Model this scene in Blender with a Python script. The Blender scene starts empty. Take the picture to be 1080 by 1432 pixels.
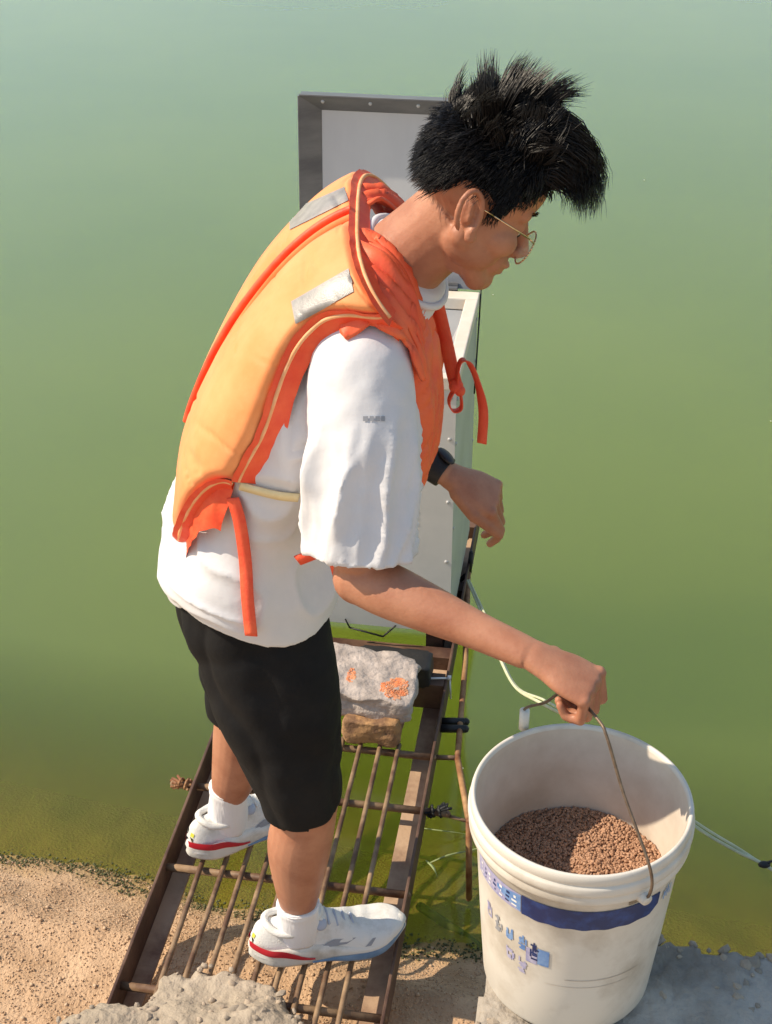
import bpy, bmesh, math, random
import numpy as np
from mathutils import Vector, Matrix, noise
from mathutils.bvhtree import BVHTree

R = math.radians
rnd = random.Random(7)
npr = np.random.default_rng(11)
scene = bpy.context.scene
COL = scene.collection

# ------------------------------------------------------------------ camera
CAM_Z, PITCH, FOC, CX, CY = 2.05, 32.0, 2000.0, 540.0, 716.0
cam_d = bpy.data.cameras.new('camera'); cam = bpy.data.objects.new('camera', cam_d); COL.objects.link(cam)
cam.location = (0, 0, CAM_Z); cam.rotation_euler = (R(90 - PITCH), 0, 0)
cam_d.sensor_fit = 'VERTICAL'; cam_d.sensor_height = 24.0; cam_d.lens = 24.0 * FOC / 1432.0
cam_d.clip_start = 0.05; cam_d.clip_end = 3000
scene.camera = cam

# ------------------------------------------------------------------ light
SUN_EL, SUN_AZ = 44.0, -87.0          # azimuth clockwise from +Y: the sun stands to the left
world = bpy.data.worlds.new('World'); scene.world = world; world.use_nodes = True
wn = world.node_tree.nodes; wl = world.node_tree.links
sky = wn.new('ShaderNodeTexSky'); sky.sky_type = 'NISHITA'; sky.sun_disc = False
sky.sun_elevation = R(SUN_EL); sky.sun_rotation = R(SUN_AZ); sky.air_density = 1.6; sky.dust_density = 0.6; sky.ozone_density = 1.0
bg = wn['Background']; bg.inputs['Strength'].default_value = 0.13
wl.new(sky.outputs[0], bg.inputs['Color'])
sd = bpy.data.lights.new('sun', 'SUN'); sd.energy = 5.0; sd.angle = R(0.6); sd.color = (1.0, 0.85, 0.65)
sun = bpy.data.objects.new('sun', sd); COL.objects.link(sun)
sdir = Vector((math.cos(R(SUN_EL)) * math.sin(R(SUN_AZ)), math.cos(R(SUN_EL)) * math.cos(R(SUN_AZ)), math.sin(R(SUN_EL))))
sun.rotation_euler = sdir.to_track_quat('Z', 'Y').to_euler(); sun.location = sdir * 20
vs = scene.view_settings
vs.view_transform = 'Standard'; vs.look = 'None'; vs.gamma = 1.0; vs.exposure = 0.2; vs.use_curve_mapping = False
scene.render.engine = 'CYCLES'

# ------------------------------------------------------------------ pixel helpers (a pixel gives a direction only)
cp, sp = math.cos(R(PITCH)), math.sin(R(PITCH))
def ray(u, v):
    a, b = (u - CX) / FOC, (v - CY) / FOC
    return Vector((a, cp - b * sp, -sp - b * cp))
def at_y(u, v, y):
    d = ray(u, v); return Vector((0, 0, CAM_Z)) + d * (y / d.y)
def at_z(u, v, z):
    d = ray(u, v); return Vector((0, 0, CAM_Z)) + d * ((z - CAM_Z) / d.z)

# ------------------------------------------------------------------ materials
def mat(name, col, rough=0.6, col2=None, scale=12.0, detail=4.0, lo=0.35, hi=0.65, bump=0.0, bscale=150.0,
        metallic=0.0, sss=0.0, spec=0.5, rvar=0.0, sheen=0.0, bdist=0.002, stretch=None, alpha=1.0, coat=0.0):
    m = bpy.data.materials.new(name); m.use_nodes = True
    nt = m.node_tree; N, L = nt.nodes, nt.links
    b = N['Principled BSDF']
    b.inputs['Base Color'].default_value = (*col, 1); b.inputs['Roughness'].default_value = rough
    b.inputs['Metallic'].default_value = metallic; b.inputs['Specular IOR Level'].default_value = spec
    if sss: 
        b.inputs['Subsurface Weight'].default_value = sss; b.inputs['Subsurface Radius'].default_value = (0.012, 0.005, 0.003)
        b.inputs['Subsurface Scale'].default_value = 1.0
    if sheen: b.inputs['Sheen Weight'].default_value = sheen
    if coat: b.inputs['Coat Weight'].default_value = coat
    b.inputs['Alpha'].default_value = alpha
    tc = N.new('ShaderNodeTexCoord'); src = tc.outputs['Object']
    if stretch:
        mp = N.new('ShaderNodeMapping'); mp.inputs['Scale'].default_value = stretch; L.new(src, mp.inputs['Vector']); src = mp.outputs[0]
    if col2:
        n = N.new('ShaderNodeTexNoise'); n.inputs['Scale'].default_value = scale; n.inputs['Detail'].default_value = detail
        n.inputs['Roughness'].default_value = 0.62
        L.new(src, n.inputs['Vector'])
        cr = N.new('ShaderNodeValToRGB'); cr.color_ramp.elements[0].position = lo; cr.color_ramp.elements[1].position = hi
        cr.color_ramp.elements[0].color = (*col, 1); cr.color_ramp.elements[1].color = (*col2, 1)
        L.new(n.outputs['Fac'], cr.inputs[0]); L.new(cr.outputs[0], b.inputs['Base Color'])
        if rvar:
            mr = N.new('ShaderNodeMapRange'); mr.inputs['To Min'].default_value = rough - rvar; mr.inputs['To Max'].default_value = rough + rvar
            L.new(n.outputs['Fac'], mr.inputs['Value']); L.new(mr.outputs[0], b.inputs['Roughness'])
    if bump:
        n2 = N.new('ShaderNodeTexNoise'); n2.inputs['Scale'].default_value = bscale; n2.inputs['Detail'].default_value = 5
        L.new(src, n2.inputs['Vector'])
        bp = N.new('ShaderNodeBump'); bp.inputs['Strength'].default_value = bump; bp.inputs['Distance'].default_value = bdist
        L.new(n2.outputs['Fac'], bp.inputs['Height']); L.new(bp.outputs[0], b.inputs['Normal'])
    return m

M = {}
M['skin'] = mat('skin', (0.31, 0.115, 0.064), 0.48, (0.47, 0.222, 0.135), 14, 8, 0.25, 0.6, bump=0.45, bscale=210, sss=0.10, rvar=0.08, spec=0.4, bdist=0.001)
M['hair'] = mat('hair', (0.004, 0.0035, 0.004), 0.40, (0.009, 0.007, 0.007), 60, spec=0.38)
M['hair_base'] = mat('hair_base', (0.003, 0.003, 0.003), 0.9, spec=0.05)
M['shirt'] = mat('white_cotton', (0.63, 0.635, 0.67), 0.85, (0.71, 0.71, 0.735), 6, bump=0.3, bscale=60, sheen=0.1, bdist=0.003)
M['shorts'] = mat('black_cotton', (0.006, 0.006, 0.007), 0.8, (0.011, 0.011, 0.012), 10, bump=0.4, bscale=30, spec=0.25, bdist=0.006)
M['vest'] = mat('orange_nylon', (0.84, 0.255, 0.062), 0.65, (0.90, 0.35, 0.125), 7, 6, bump=0.3, bscale=22, bdist=0.006, sheen=0.2)
M['vest_edge'] = mat('red_nylon', (0.80, 0.06, 0.022), 0.55, (0.88, 0.12, 0.04), 25, bump=0.4, bscale=60, bdist=0.004)
M['vest_front'] = mat('orange_red_nylon', (0.84, 0.10, 0.04), 0.55, (0.9, 0.17, 0.06), 14, bump=0.4, bscale=40, bdist=0.005)
M['piping'] = mat('cream_piping', (0.82, 0.36, 0.14), 0.6, (0.88, 0.50, 0.25), 40)
M['reflector'] = mat('grey_reflector', (0.24, 0.225, 0.215), 0.4, (0.33, 0.31, 0.295), 60, bump=0.2, bscale=500, spec=0.7)
M['yellow_strap'] = mat('yellow_webbing', (0.72, 0.60, 0.33), 0.7, (0.8, 0.7, 0.45), 30)
M['red_strap'] = mat('red_webbing', (0.82, 0.075, 0.035), 0.6, (0.9, 0.14, 0.06), 30, bump=0.4, bscale=300)
M['shoe'] = mat('shoe_mesh', (0.50, 0.48, 0.43), 0.65, (0.76, 0.75, 0.72), 22, 8, 0.25, 0.5, bump=0.6, bscale=420, bdist=0.0015)
M['sole'] = mat('shoe_foam', (0.46, 0.43, 0.37), 0.55, (0.74, 0.72, 0.67), 18, 8, 0.3, 0.52, bump=0.2, bscale=200)
M['shoe_red'] = mat('shoe_red', (0.50, 0.015, 0.03), 0.45)
M['shoe_blue'] = mat('shoe_blue', (0.13, 0.24, 0.40), 0.5, (0.2, 0.32, 0.48), 30)
M['shoe_grey'] = mat('shoe_grey_print', (0.30, 0.31, 0.34), 0.5)
M['shoe_dial'] = mat('shoe_dial', (0.42, 0.47, 0.58), 0.35)
M['shoe_yellow'] = mat('shoe_yellow', (0.62, 0.60, 0.06), 0.5)
M['dark'] = mat('dark_print', (0.02, 0.02, 0.025), 0.5)
M['sock'] = mat('white_sock', (0.78, 0.77, 0.78), 0.9, (0.84, 0.83, 0.84), 20, bump=0.6, bscale=250, bdist=0.002, stretch=(1, 1, 0.2))
M['gold'] = mat('gold_wire', (0.75, 0.58, 0.36), 0.25, metallic=1.0)
M['black_rubber'] = mat('black_rubber', (0.012, 0.012, 0.013), 0.55, (0.02, 0.02, 0.02), 20, bump=0.2)
M['rail'] = mat('rusty_brown_steel', (0.065, 0.03, 0.02), 0.6, (0.19, 0.11, 0.07), 9, 8, 0.42, 0.75, bump=0.5, bscale=90, bdist=0.002, rvar=0.12)
M['flange'] = mat('dusty_steel', (0.20, 0.11, 0.07), 0.75, (0.46, 0.32, 0.21), 7, 8, 0.35, 0.55, bump=0.5, bscale=110, bdist=0.002)
M['rod'] = mat('rusty_rod', (0.11, 0.055, 0.03), 0.6, (0.33, 0.22, 0.125), 16, 8, 0.4, 0.65, bump=0.5, bscale=160, bdist=0.001)
M['rust_pipe'] = mat('orange_rust', (0.20, 0.075, 0.03), 0.65, (0.46, 0.27, 0.12), 22, 8, 0.4, 0.65, bump=0.5, bscale=140, bdist=0.001)
M['galv'] = mat('galvanised_sheet', (0.42, 0.42, 0.43), 0.42, (0.55, 0.55, 0.55), 5, 6, metallic=0.25, bump=0.15, bscale=40, rvar=0.1)
M['galv_dark'] = mat('lid_frame_grey', (0.115, 0.12, 0.135), 0.4, (0.20, 0.205, 0.215), 5, 8, metallic=0.3, stretch=(1, 1, 4))
M['lid_grey'] = mat('lid_grey', (0.52, 0.52, 0.54), 0.5, (0.62, 0.62, 0.63), 6, 8, 0.3, 0.7, stretch=(1, 1, 0.3), bump=0.1, bscale=30)
M['feeder_white'] = mat('painted_sheet', (0.60, 0.59, 0.56), 0.45, (0.70, 0.68, 0.64), 4, 6, bump=0.12, bscale=30, rvar=0.1)
M['lip'] = mat('cream_lip', (0.68, 0.60, 0.50), 0.5, (0.76, 0.70, 0.62), 14)
M['red_paint'] = mat('red_print', (0.55, 0.02, 0.03), 0.5)
M['white_paint'] = mat('white_print', (0.8, 0.8, 0.8), 0.5)
M['mortar'] = mat('mortar_block', (0.34, 0.29, 0.26), 0.9, (0.56, 0.48, 0.43), 26, 10, bump=1.0, bscale=70, bdist=0.006)
M['brick_orange'] = mat('broken_brick', (0.70, 0.20, 0.07), 0.9, (0.62, 0.32, 0.18), 60, 6, bump=1.0, bscale=110, bdist=0.004)
M['brick_tan'] = mat('tan_brick', (0.42, 0.24, 0.11), 0.9, (0.20, 0.11, 0.06), 26, 8, 0.45, 0.6, bump=1.0, bscale=90, bdist=0.004)
M['bucket'] = mat('white_plastic', (0.42, 0.365, 0.295), 0.42, (0.68, 0.64, 0.575), 8, 10, 0.26, 0.52, bump=0.08, bscale=20, sss=0.0, spec=0.4)
M['bucket_in'] = mat('dusty_plastic', (0.50, 0.42, 0.34), 0.6, (0.70, 0.635, 0.55), 7, 7, 0.3, 0.65)
M['blue_print'] = mat('blue_print', (0.008, 0.022, 0.11), 0.45, (0.02, 0.06, 0.24), 40, 6, 0.45, 0.7)
M['blue_light'] = mat('blue_faded', (0.10, 0.22, 0.52), 0.5, (0.22, 0.36, 0.62), 60, 6)
M['lilac_print'] = mat('faded_lilac', (0.48, 0.46, 0.60), 0.5, (0.28, 0.28, 0.50), 90, 6)
M['grime'] = mat('brown_grime', (0.16, 0.12, 0.08), 0.8, (0.3, 0.24, 0.18), 60)
M['wire'] = mat('rusty_wire', (0.12, 0.08, 0.055), 0.5, (0.22, 0.16, 0.11), 80, metallic=0.4)
M['pellet'] = mat('feed_pellets', (0.33, 0.175, 0.10), 0.85, (0.50, 0.30, 0.19), 180, 2, 0.4, 0.6)
M['cord'] = mat('pale_cord', (0.52, 0.54, 0.34), 0.6, (0.62, 0.63, 0.45), 80)
M['plastic_white'] = mat('white_grip', (0.72, 0.70, 0.64), 0.45)
M['leaf'] = mat('pale_reed_leaf', (0.20, 0.26, 0.10), 0.6, (0.28, 0.33, 0.16), 50)
M['stone'] = mat('pebble', (0.38, 0.30, 0.22), 0.9, (0.54, 0.44, 0.34), 30, 5, bump=0.5, bscale=120)
M['stone_dark'] = mat('grey_pebble', (0.27, 0.22, 0.17), 0.9, (0.44, 0.37, 0.29), 30, 5, bump=0.5, bscale=120)
M['grain'] = mat('sand_grain', (0.40, 0.25, 0.14), 0.9, (0.62, 0.45, 0.30), 90, 3)
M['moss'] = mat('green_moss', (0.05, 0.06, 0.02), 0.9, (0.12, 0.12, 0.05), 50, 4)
M['concrete'] = mat('rough_concrete', (0.33, 0.27, 0.20), 0.92, (0.47, 0.39, 0.30), 9, 9, 0.35, 0.65, bump=1.0, bscale=60, bdist=0.008)
M['concrete_grey'] = mat('grey_concrete', (0.26, 0.225, 0.185), 0.92, (0.46, 0.41, 0.35), 8, 9, 0.35, 0.65, bump=1.0, bscale=55, bdist=0.008)

def sand_material():
    m = mat('sandy_bank', (0.42, 0.262, 0.145), 0.95, (0.62, 0.42, 0.26), 11, 12, 0.3, 0.7, bump=1.0, bscale=150, bdist=0.005)
    nt = m.node_tree; N, L = nt.nodes, nt.links
    b = N['Principled BSDF']; cr = [n for n in N if n.type == 'VALTORGB'][0]
    tc = [n for n in N if n.type == 'TEX_COORD'][0]
    sep = N.new('ShaderNodeSeparateXYZ'); L.new(tc.outputs['Object'], sep.inputs[0])
    n = N.new('ShaderNodeTexNoise'); n.inputs['Scale'].default_value = 14; n.inputs['Detail'].default_value = 6
    L.new(tc.outputs['Object'], n.inputs['Vector'])
    ad = N.new('ShaderNodeMath'); ad.operation = 'MULTIPLY_ADD'; ad.inputs[1].default_value = -0.05
    L.new(n.outputs['Fac'], ad.inputs[0]); L.new(sep.outputs['Z'], ad.inputs[2])
    mr = N.new('ShaderNodeMapRange'); mr.inputs['From Min'].default_value = WATER_Z - 0.028; mr.inputs['From Max'].default_value = WATER_Z + 0.030
    L.new(ad.outputs[0], mr.inputs['Value'])
    mx = N.new('ShaderNodeMix'); mx.data_type = 'RGBA'
    mx.inputs['A'].default_value = (0.30, 0.20, 0.06, 1)        # wet, algae-covered bed
    L.new(mr.outputs[0], mx.inputs['Factor']); L.new(cr.outputs[0], mx.inputs['B']); L.new(mx.outputs['Result'], b.inputs['Base Color'])
    return m

# ------------------------------------------------------------------ mesh helpers
class MB:
    def __init__(s): s.V = []; s.F = []
    def add(s, V, F):
        o = len(s.V); s.V += [tuple(v) for v in V]; s.F += [tuple(i + o for i in f) for f in F]; return s
    def box(s, c, ax, ay, az):
        c, ax, ay, az = map(Vector, (c, ax, ay, az))
        V = [c + ax * i + ay * j + az * k for k in (-1, 1) for j in (-1, 1) for i in (-1, 1)]
        return s.add(V, [(0, 2, 3, 1), (4, 5, 7, 6), (0, 1, 5, 4), (2, 6, 7, 3), (0, 4, 6, 2), (1, 3, 7, 5)])
    def sphere(s, c, r, ax=None, n=16, m=10):
        c = Vector(c); r = (r, r, r) if isinstance(r, (int, float)) else r
        A = ax or (Vector((1, 0, 0)), Vector((0, 1, 0)), Vector((0, 0, 1)))
        V = []; F = []
        for j in range(1, m):
            t = math.pi * j / m
            for i in range(n):
                p = 2 * math.pi * i / n
                V.append(c + A[0] * (r[0] * math.sin(t) * math.cos(p)) + A[1] * (r[1] * math.sin(t) * math.sin(p)) + A[2] * (r[2] * math.cos(t)))
        top = len(V); V.append(c + A[2] * r[2]); bot = len(V); V.append(c - A[2] * r[2])
        for j in range(m - 2):
            for i in range(n):
                a, b = j * n + i, j * n + (i + 1) % n
                F.append((a, a + n, b + n, b))
        for i in range(n):
            F.append((top, i, (i + 1) % n)); F.append((bot, (m - 2) * n + (i + 1) % n, (m - 2) * n + i))
        return s.add(V, F)
    def cone(s, p0, r0, p1, r1, n=14, ball=True):
        p0, p1 = Vector(p0), Vector(p1); T = (p1 - p0).normalized()
        A = T.orthogonal().normalized(); B = T.cross(A)
        V = []; F = []
        for p, r in ((p0, r0), (p1, r1)):
            for i in range(n):
                a = 2 * math.pi * i / n; V.append(p + A * (r * math.cos(a)) + B * (r * math.sin(a)))
        for i in range(n): F.append((i, (i + 1) % n, n + (i + 1) % n, n + i))
        F.append(tuple(range(n - 1, -1, -1))); F.append(tuple(range(n, 2 * n)))
        s.add(V, F)
        if ball: s.sphere(p0, r0, n=n, m=8); s.sphere(p1, r1, n=n, m=8)
        return s
    def tube(s, keys, ref=(1, 0, 0), nr=28, n=40, cap=True, power=2.0, dome=0.0, fn=None):
        """keys: (x, y, z, ra, rb); ra lies along ref, rb across it"""
        V, F = loft(keys, ref, nr, n, power, fn)
        o = len(V) // nr
        if cap:
            for idx, sgn in ((0, -1), (o - 1, 1)):
                c = sum((V[idx * nr + i] for i in range(nr)), Vector()) / nr
                nx = 1 if idx == 0 else idx - 1
                c2 = sum((V[nx * nr + i] for i in range(nr)), Vector()) / nr
                c = c + (c - c2).normalized() * dome
                k = len(V); V.append(c)
                for i in range(nr):
                    a, b = idx * nr + i, idx * nr + (i + 1) % nr
                    F.append((k, b, a) if sgn < 0 else (k, a, b))
        return s.add(V, F)

def catmull(K, t):
    K = np.asarray(K, float); k = len(K) - 1
    x = min(max(t, 0), 1) * k; i = min(int(x), k - 1); f = x - i
    p0, p1, p2, p3 = K[max(i - 1, 0)], K[i], K[i + 1], K[min(i + 2, k)]
    if i == 0: p0 = 2 * p1 - p2
    if i + 2 > k: p3 = 2 * p2 - p1
    return 0.5 * ((2 * p1) + (-p0 + p2) * f + (2 * p0 - 5 * p1 + 4 * p2 - p3) * f * f + (-p0 + 3 * p1 - 3 * p2 + p3) * f ** 3)

def frame_at(K, t, ref):
    r = catmull(K, t); a, b = catmull(K, t - 0.01 if t > 0.01 else 0.0), catmull(K, t + 0.01 if t < 0.99 else 1.0)
    T = Vector(b[:3] - a[:3]).normalized(); ref = Vector(ref)
    A = (ref - T * ref.dot(T)).normalized(); B = T.cross(A)
    return Vector(r[:3]), T, A, B, r[3], r[4]

def loft(keys, ref, nr, n, power=2.0, fn=None):
    V = []; F = []
    for j in range(n):
        t = j / (n - 1)
        c, T, A, B, ra, rb = frame_at(keys, t, ref)
        for i in range(nr):
            p = 2 * math.pi * i / nr; co, si = math.cos(p), math.sin(p)
            if power != 2.0:
                co = math.copysign(abs(co) ** (2 / power), co); si = math.copysign(abs(si) ** (2 / power), si)
            k = fn(t, p) if fn else 0.0
            V.append(c + A * ((ra + k) * co) + B * ((rb + k) * si))
    for j in range(n - 1):
        for i in range(nr):
            a, b = j * nr + i, j * nr + (i + 1) % nr
            F.append((a, b, b + nr, a + nr))
    return V, F

def mesh_from(name, V, F, smooth=True):
    me = bpy.data.meshes.new(name); me.from_pydata([tuple(v) for v in V], [], F); me.update()
    if smooth: me.polygons.foreach_set('use_smooth', [True] * len(me.polygons))
    return me

def world_loc(o):
    p = Vector(o.location); q = o.parent
    while q: p += Vector(q.location); q = q.parent
    return p

def obj(name, data, material, parent=None, base=None, smooth=True, kind=None, label=None):
    """one mesh object; vertices come in world space; parents are unrotated"""
    me = data if isinstance(data, bpy.types.Mesh) else mesh_from(name, data.V, data.F, smooth)
    me.materials.clear(); me.materials.append(M[material] if isinstance(material, str) else material)
    o = bpy.data.objects.new(name, me); COL.objects.link(o)
    if parent:
        o.parent = parent; o.location = -world_loc(parent)
    elif base is not None:
        me.transform(Matrix.Translation(-Vector(base))); o.location = base
    if kind: o['kind'] = kind
    if label: o['label'] = label
    return o

def tag(o, label, cat, group=None):
    o['label'] = label; o['category'] = cat
    if group: o['group'] = group
    return o

def thing(name, label, cat, loc, group=None):
    o = bpy.data.objects.new(name, None); COL.objects.link(o); o.location = loc; o.empty_display_size = 0.1
    return tag(o, label, cat, group)

def remesh(mb, voxel, smooth=4, factor=0.5):
    me = mesh_from('tmp', mb.V, mb.F); o = bpy.data.objects.new('tmp', me); COL.objects.link(o)
    r = o.modifiers.new('r', 'REMESH'); r.mode = 'VOXEL'; r.voxel_size = voxel; r.use_smooth_shade = True
    if smooth:
        s = o.modifiers.new('s', 'SMOOTH'); s.factor = factor; s.iterations = smooth
    dg = bpy.context.evaluated_depsgraph_get(); dg.update()
    out = bpy.data.meshes.new_from_object(o.evaluated_get(dg))
    bpy.data.objects.remove(o); bpy.data.meshes.remove(me)
    out.polygons.foreach_set('use_smooth', [True] * len(out.polygons))
    return out

def displace(me, fn, flat=True):
    n = len(me.vertices); co = np.empty(n * 3); me.vertices.foreach_get('co', co); co = co.reshape(-1, 3)
    no = np.empty(n * 3); me.vertex_normals.foreach_get('vector', no); no = no.reshape(-1, 3)
    for i in range(n):
        if flat and no[i][2] < -.55: continue
        d = fn(co[i]); co[i, :2] += no[i][:2] * d; co[i, 2] += no[i][2] * d * (0 if flat and no[i][2] < 0 else 1)
    me.vertices.foreach_set('co', co.ravel()); me.update()

def nz(p, f): return noise.noise(Vector(p) * f)
def bevel(o, w, seg=2):
    b = o.modifiers.new('bevel', 'BEVEL'); b.width = w; b.segments = seg; b.limit_method = 'ANGLE'; return o

def scatter(pos, scale, seedrot=True, squash=0.7, jit=0.25, shape='oct'):
    """many small irregular grains in one mesh"""
    if shape == 'oct':
        tv = np.array([[1, 0, 0], [-1, 0, 0], [0, 1, 0], [0, -1, 0], [0, 0, 1], [0, 0, -1]], float)
        tf = np.array([[0, 2, 4], [2, 1, 4], [1, 3, 4], [3, 0, 4], [2, 0, 5], [1, 2, 5], [3, 1, 5], [0, 3, 5]])
    else:                                   # short six-sided pellet
        a = np.arange(6) * math.pi / 3
        tv = np.vstack([np.c_[np.cos(a) * .55, np.sin(a) * .55, np.full(6, -.7)], np.c_[np.cos(a) * .55, np.sin(a) * .55, np.full(6, .7)], [[0, 0, -.85], [0, 0, .85]]])
        tf = [[i, (i + 1) % 6, 6 + (i + 1) % 6] for i in range(6)] + [[i, 6 + (i + 1) % 6, 6 + i] for i in range(6)]
        tf += [[12, (i + 1) % 6, i] for i in range(6)] + [[13, 6 + i, 6 + (i + 1) % 6] for i in range(6)]; tf = np.array(tf)
    n = len(pos); k = len(tv)
    q = npr.normal(size=(n, 4)); q /= np.linalg.norm(q, axis=1)[:, None]
    w, x, y, z = q.T
    Rm = np.stack([1 - 2 * (y * y + z * z), 2 * (x * y - z * w), 2 * (x * z + y * w), 2 * (x * y + z * w), 1 - 2 * (x * x + z * z), 2 * (y * z - x * w),
                   2 * (x * z - y * w), 2 * (y * z + x * w), 1 - 2 * (x * x + y * y)], 1).reshape(n, 3, 3)
    tvj = tv[None] * (1 + npr.uniform(-jit, jit, (n, k, 1)))
    v = np.einsum('nij,nkj->nki', Rm, tvj) * np.asarray(scale)[:, None, None]
    v[:, :, 2] *= squash
    v = (v + np.asarray(pos)[:, None, :]).reshape(-1, 3)
    f = (tf[None] + (np.arange(n) * k)[:, None, None]).reshape(-1, 3)
    me = bpy.data.meshes.new('scatter'); me.vertices.add(len(v)); me.vertices.foreach_set('co', v.ravel())
    me.loops.add(f.size); me.loops.foreach_set('vertex_index', f.ravel().astype(np.int32))
    me.polygons.add(len(f)); me.polygons.foreach_set('loop_start', (np.arange(len(f)) * 3).astype(np.int32))
    me.polygons.foreach_set('loop_total', np.full(len(f), 3, np.int32)); me.update(calc_edges=True)
    return me

def pipe(pts, r, nr=8, n=None, taper=None):
    """round bar through points"""
    pts = [Vector(p) for p in pts]
    K = [(*p, (taper[i] if taper else r), (taper[i] if taper else r)) for i, p in enumerate(pts)]
    ref = Vector((0.31, 0.22, 0.93)) if abs((pts[-1] - pts[0]).normalized().z) < 0.85 else Vector((1, 0.2, 0))
    return MB().tube(K, ref, nr, n or max(2, 8 * (len(pts) - 1)) if len(pts) > 2 else (n or 2))

def straight(pts, r, nr=8):
    mb = MB()
    for a, b in zip(pts[:-1], pts[1:]): mb.cone(a, r, b, r, nr, ball=False)
    for p in pts: mb.sphere(p, r, n=nr, m=6)
    return mb

def ribbon(pts, wdir, hw, th, n=30):
    """flat webbing: path, width direction (one or per point), half width, thickness"""
    K = [(*p, 0, 0) for p in pts]; W = [Vector(w) for w in (wdir if isinstance(wdir, list) else [wdir] * len(pts))]
    KW = [tuple(w) + (0, 0) for w in W]; V = []; F = []
    for j in range(n):
        t = j / (n - 1); c, T, _, _, _, _ = frame_at(K, t, (0.3, 0.2, 0.9))
        w = Vector(catmull(KW, t)[:3]); w = (w - T * w.dot(T)).normalized(); nn = T.cross(w)
        for a, b in ((-1, -1), (1, -1), (1, 1), (-1, 1)): V.append(c + w * (hw * a) + nn * (th * 0.5 * b))
    for j in range(n - 1):
        for i in range(4):
            a, b = j * 4 + i, j * 4 + (i + 1) % 4; F.append((a, b, b + 4, a + 4))
    F.append((3, 2, 1, 0)); F.append(tuple(4 * (n - 1) + i for i in range(4)))
    return MB().add(V, F)

# ================================================================== SETTING
WATER_Z = -0.25
P0 = Vector((-0.85, 2.26, 0)); NI = Vector((-0.241, -0.9706, 0))
def shore(x, y):
    d = (x - P0.x) * NI.x + (y - P0.y) * NI.y
    return d + 0.035 * noise.noise(Vector((x * 2.2, y * 2.2, 0))) + 0.02 * noise.noise(Vector((x * 7, y * 7, 3)))
def bank_z(x, y):
    d = shore(x, y)
    if d < 0: z = WATER_Z + d * 0.35
    elif d < 0.25: z = WATER_Z + d * 0.56
    elif d < 0.6: z = WATER_Z + 0.14 + (d - 0.25) * 0.06
    else: z = WATER_Z + 0.161 + (d - 0.6) * 0.30
    z = max(min(z, 0.45), -1.6)
    return z + 0.008 * noise.noise(Vector((x * 12, y * 12, 1))) + 0.004 * noise.noise(Vector((x * 40, y * 40, 5)))
M['sand'] = sand_material()
def grid_lines(a, b, fine0, fine1, step):
    L = [fine0 + i * step for i in range(int((fine1 - fine0) / step) + 1)]
    o, s, x = [], step, fine0
    while x > a: s *= 1.5; x -= s; o.append(max(x, a))
    q, s, x = [], step, L[-1]
    while x < b: s *= 1.5; x += s; q.append(min(x, b))
    return o[::-1] + L + q
xs = grid_lines(-400, 400, -1.3, 1.5, 0.016); ys = grid_lines(-400, 3.2, 1.2, 2.5, 0.016)
V = [(x, y, bank_z(x, y)) for y in ys for x in xs]; nx = len(xs)
F = [(j * nx + i, j * nx + i + 1, (j + 1) * nx + i + 1, (j + 1) * nx + i) for j in range(len(ys) - 1) for i in range(nx - 1)]
g = obj('ground', mesh_from('ground', V, F), M['sand'], kind='structure')

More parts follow.
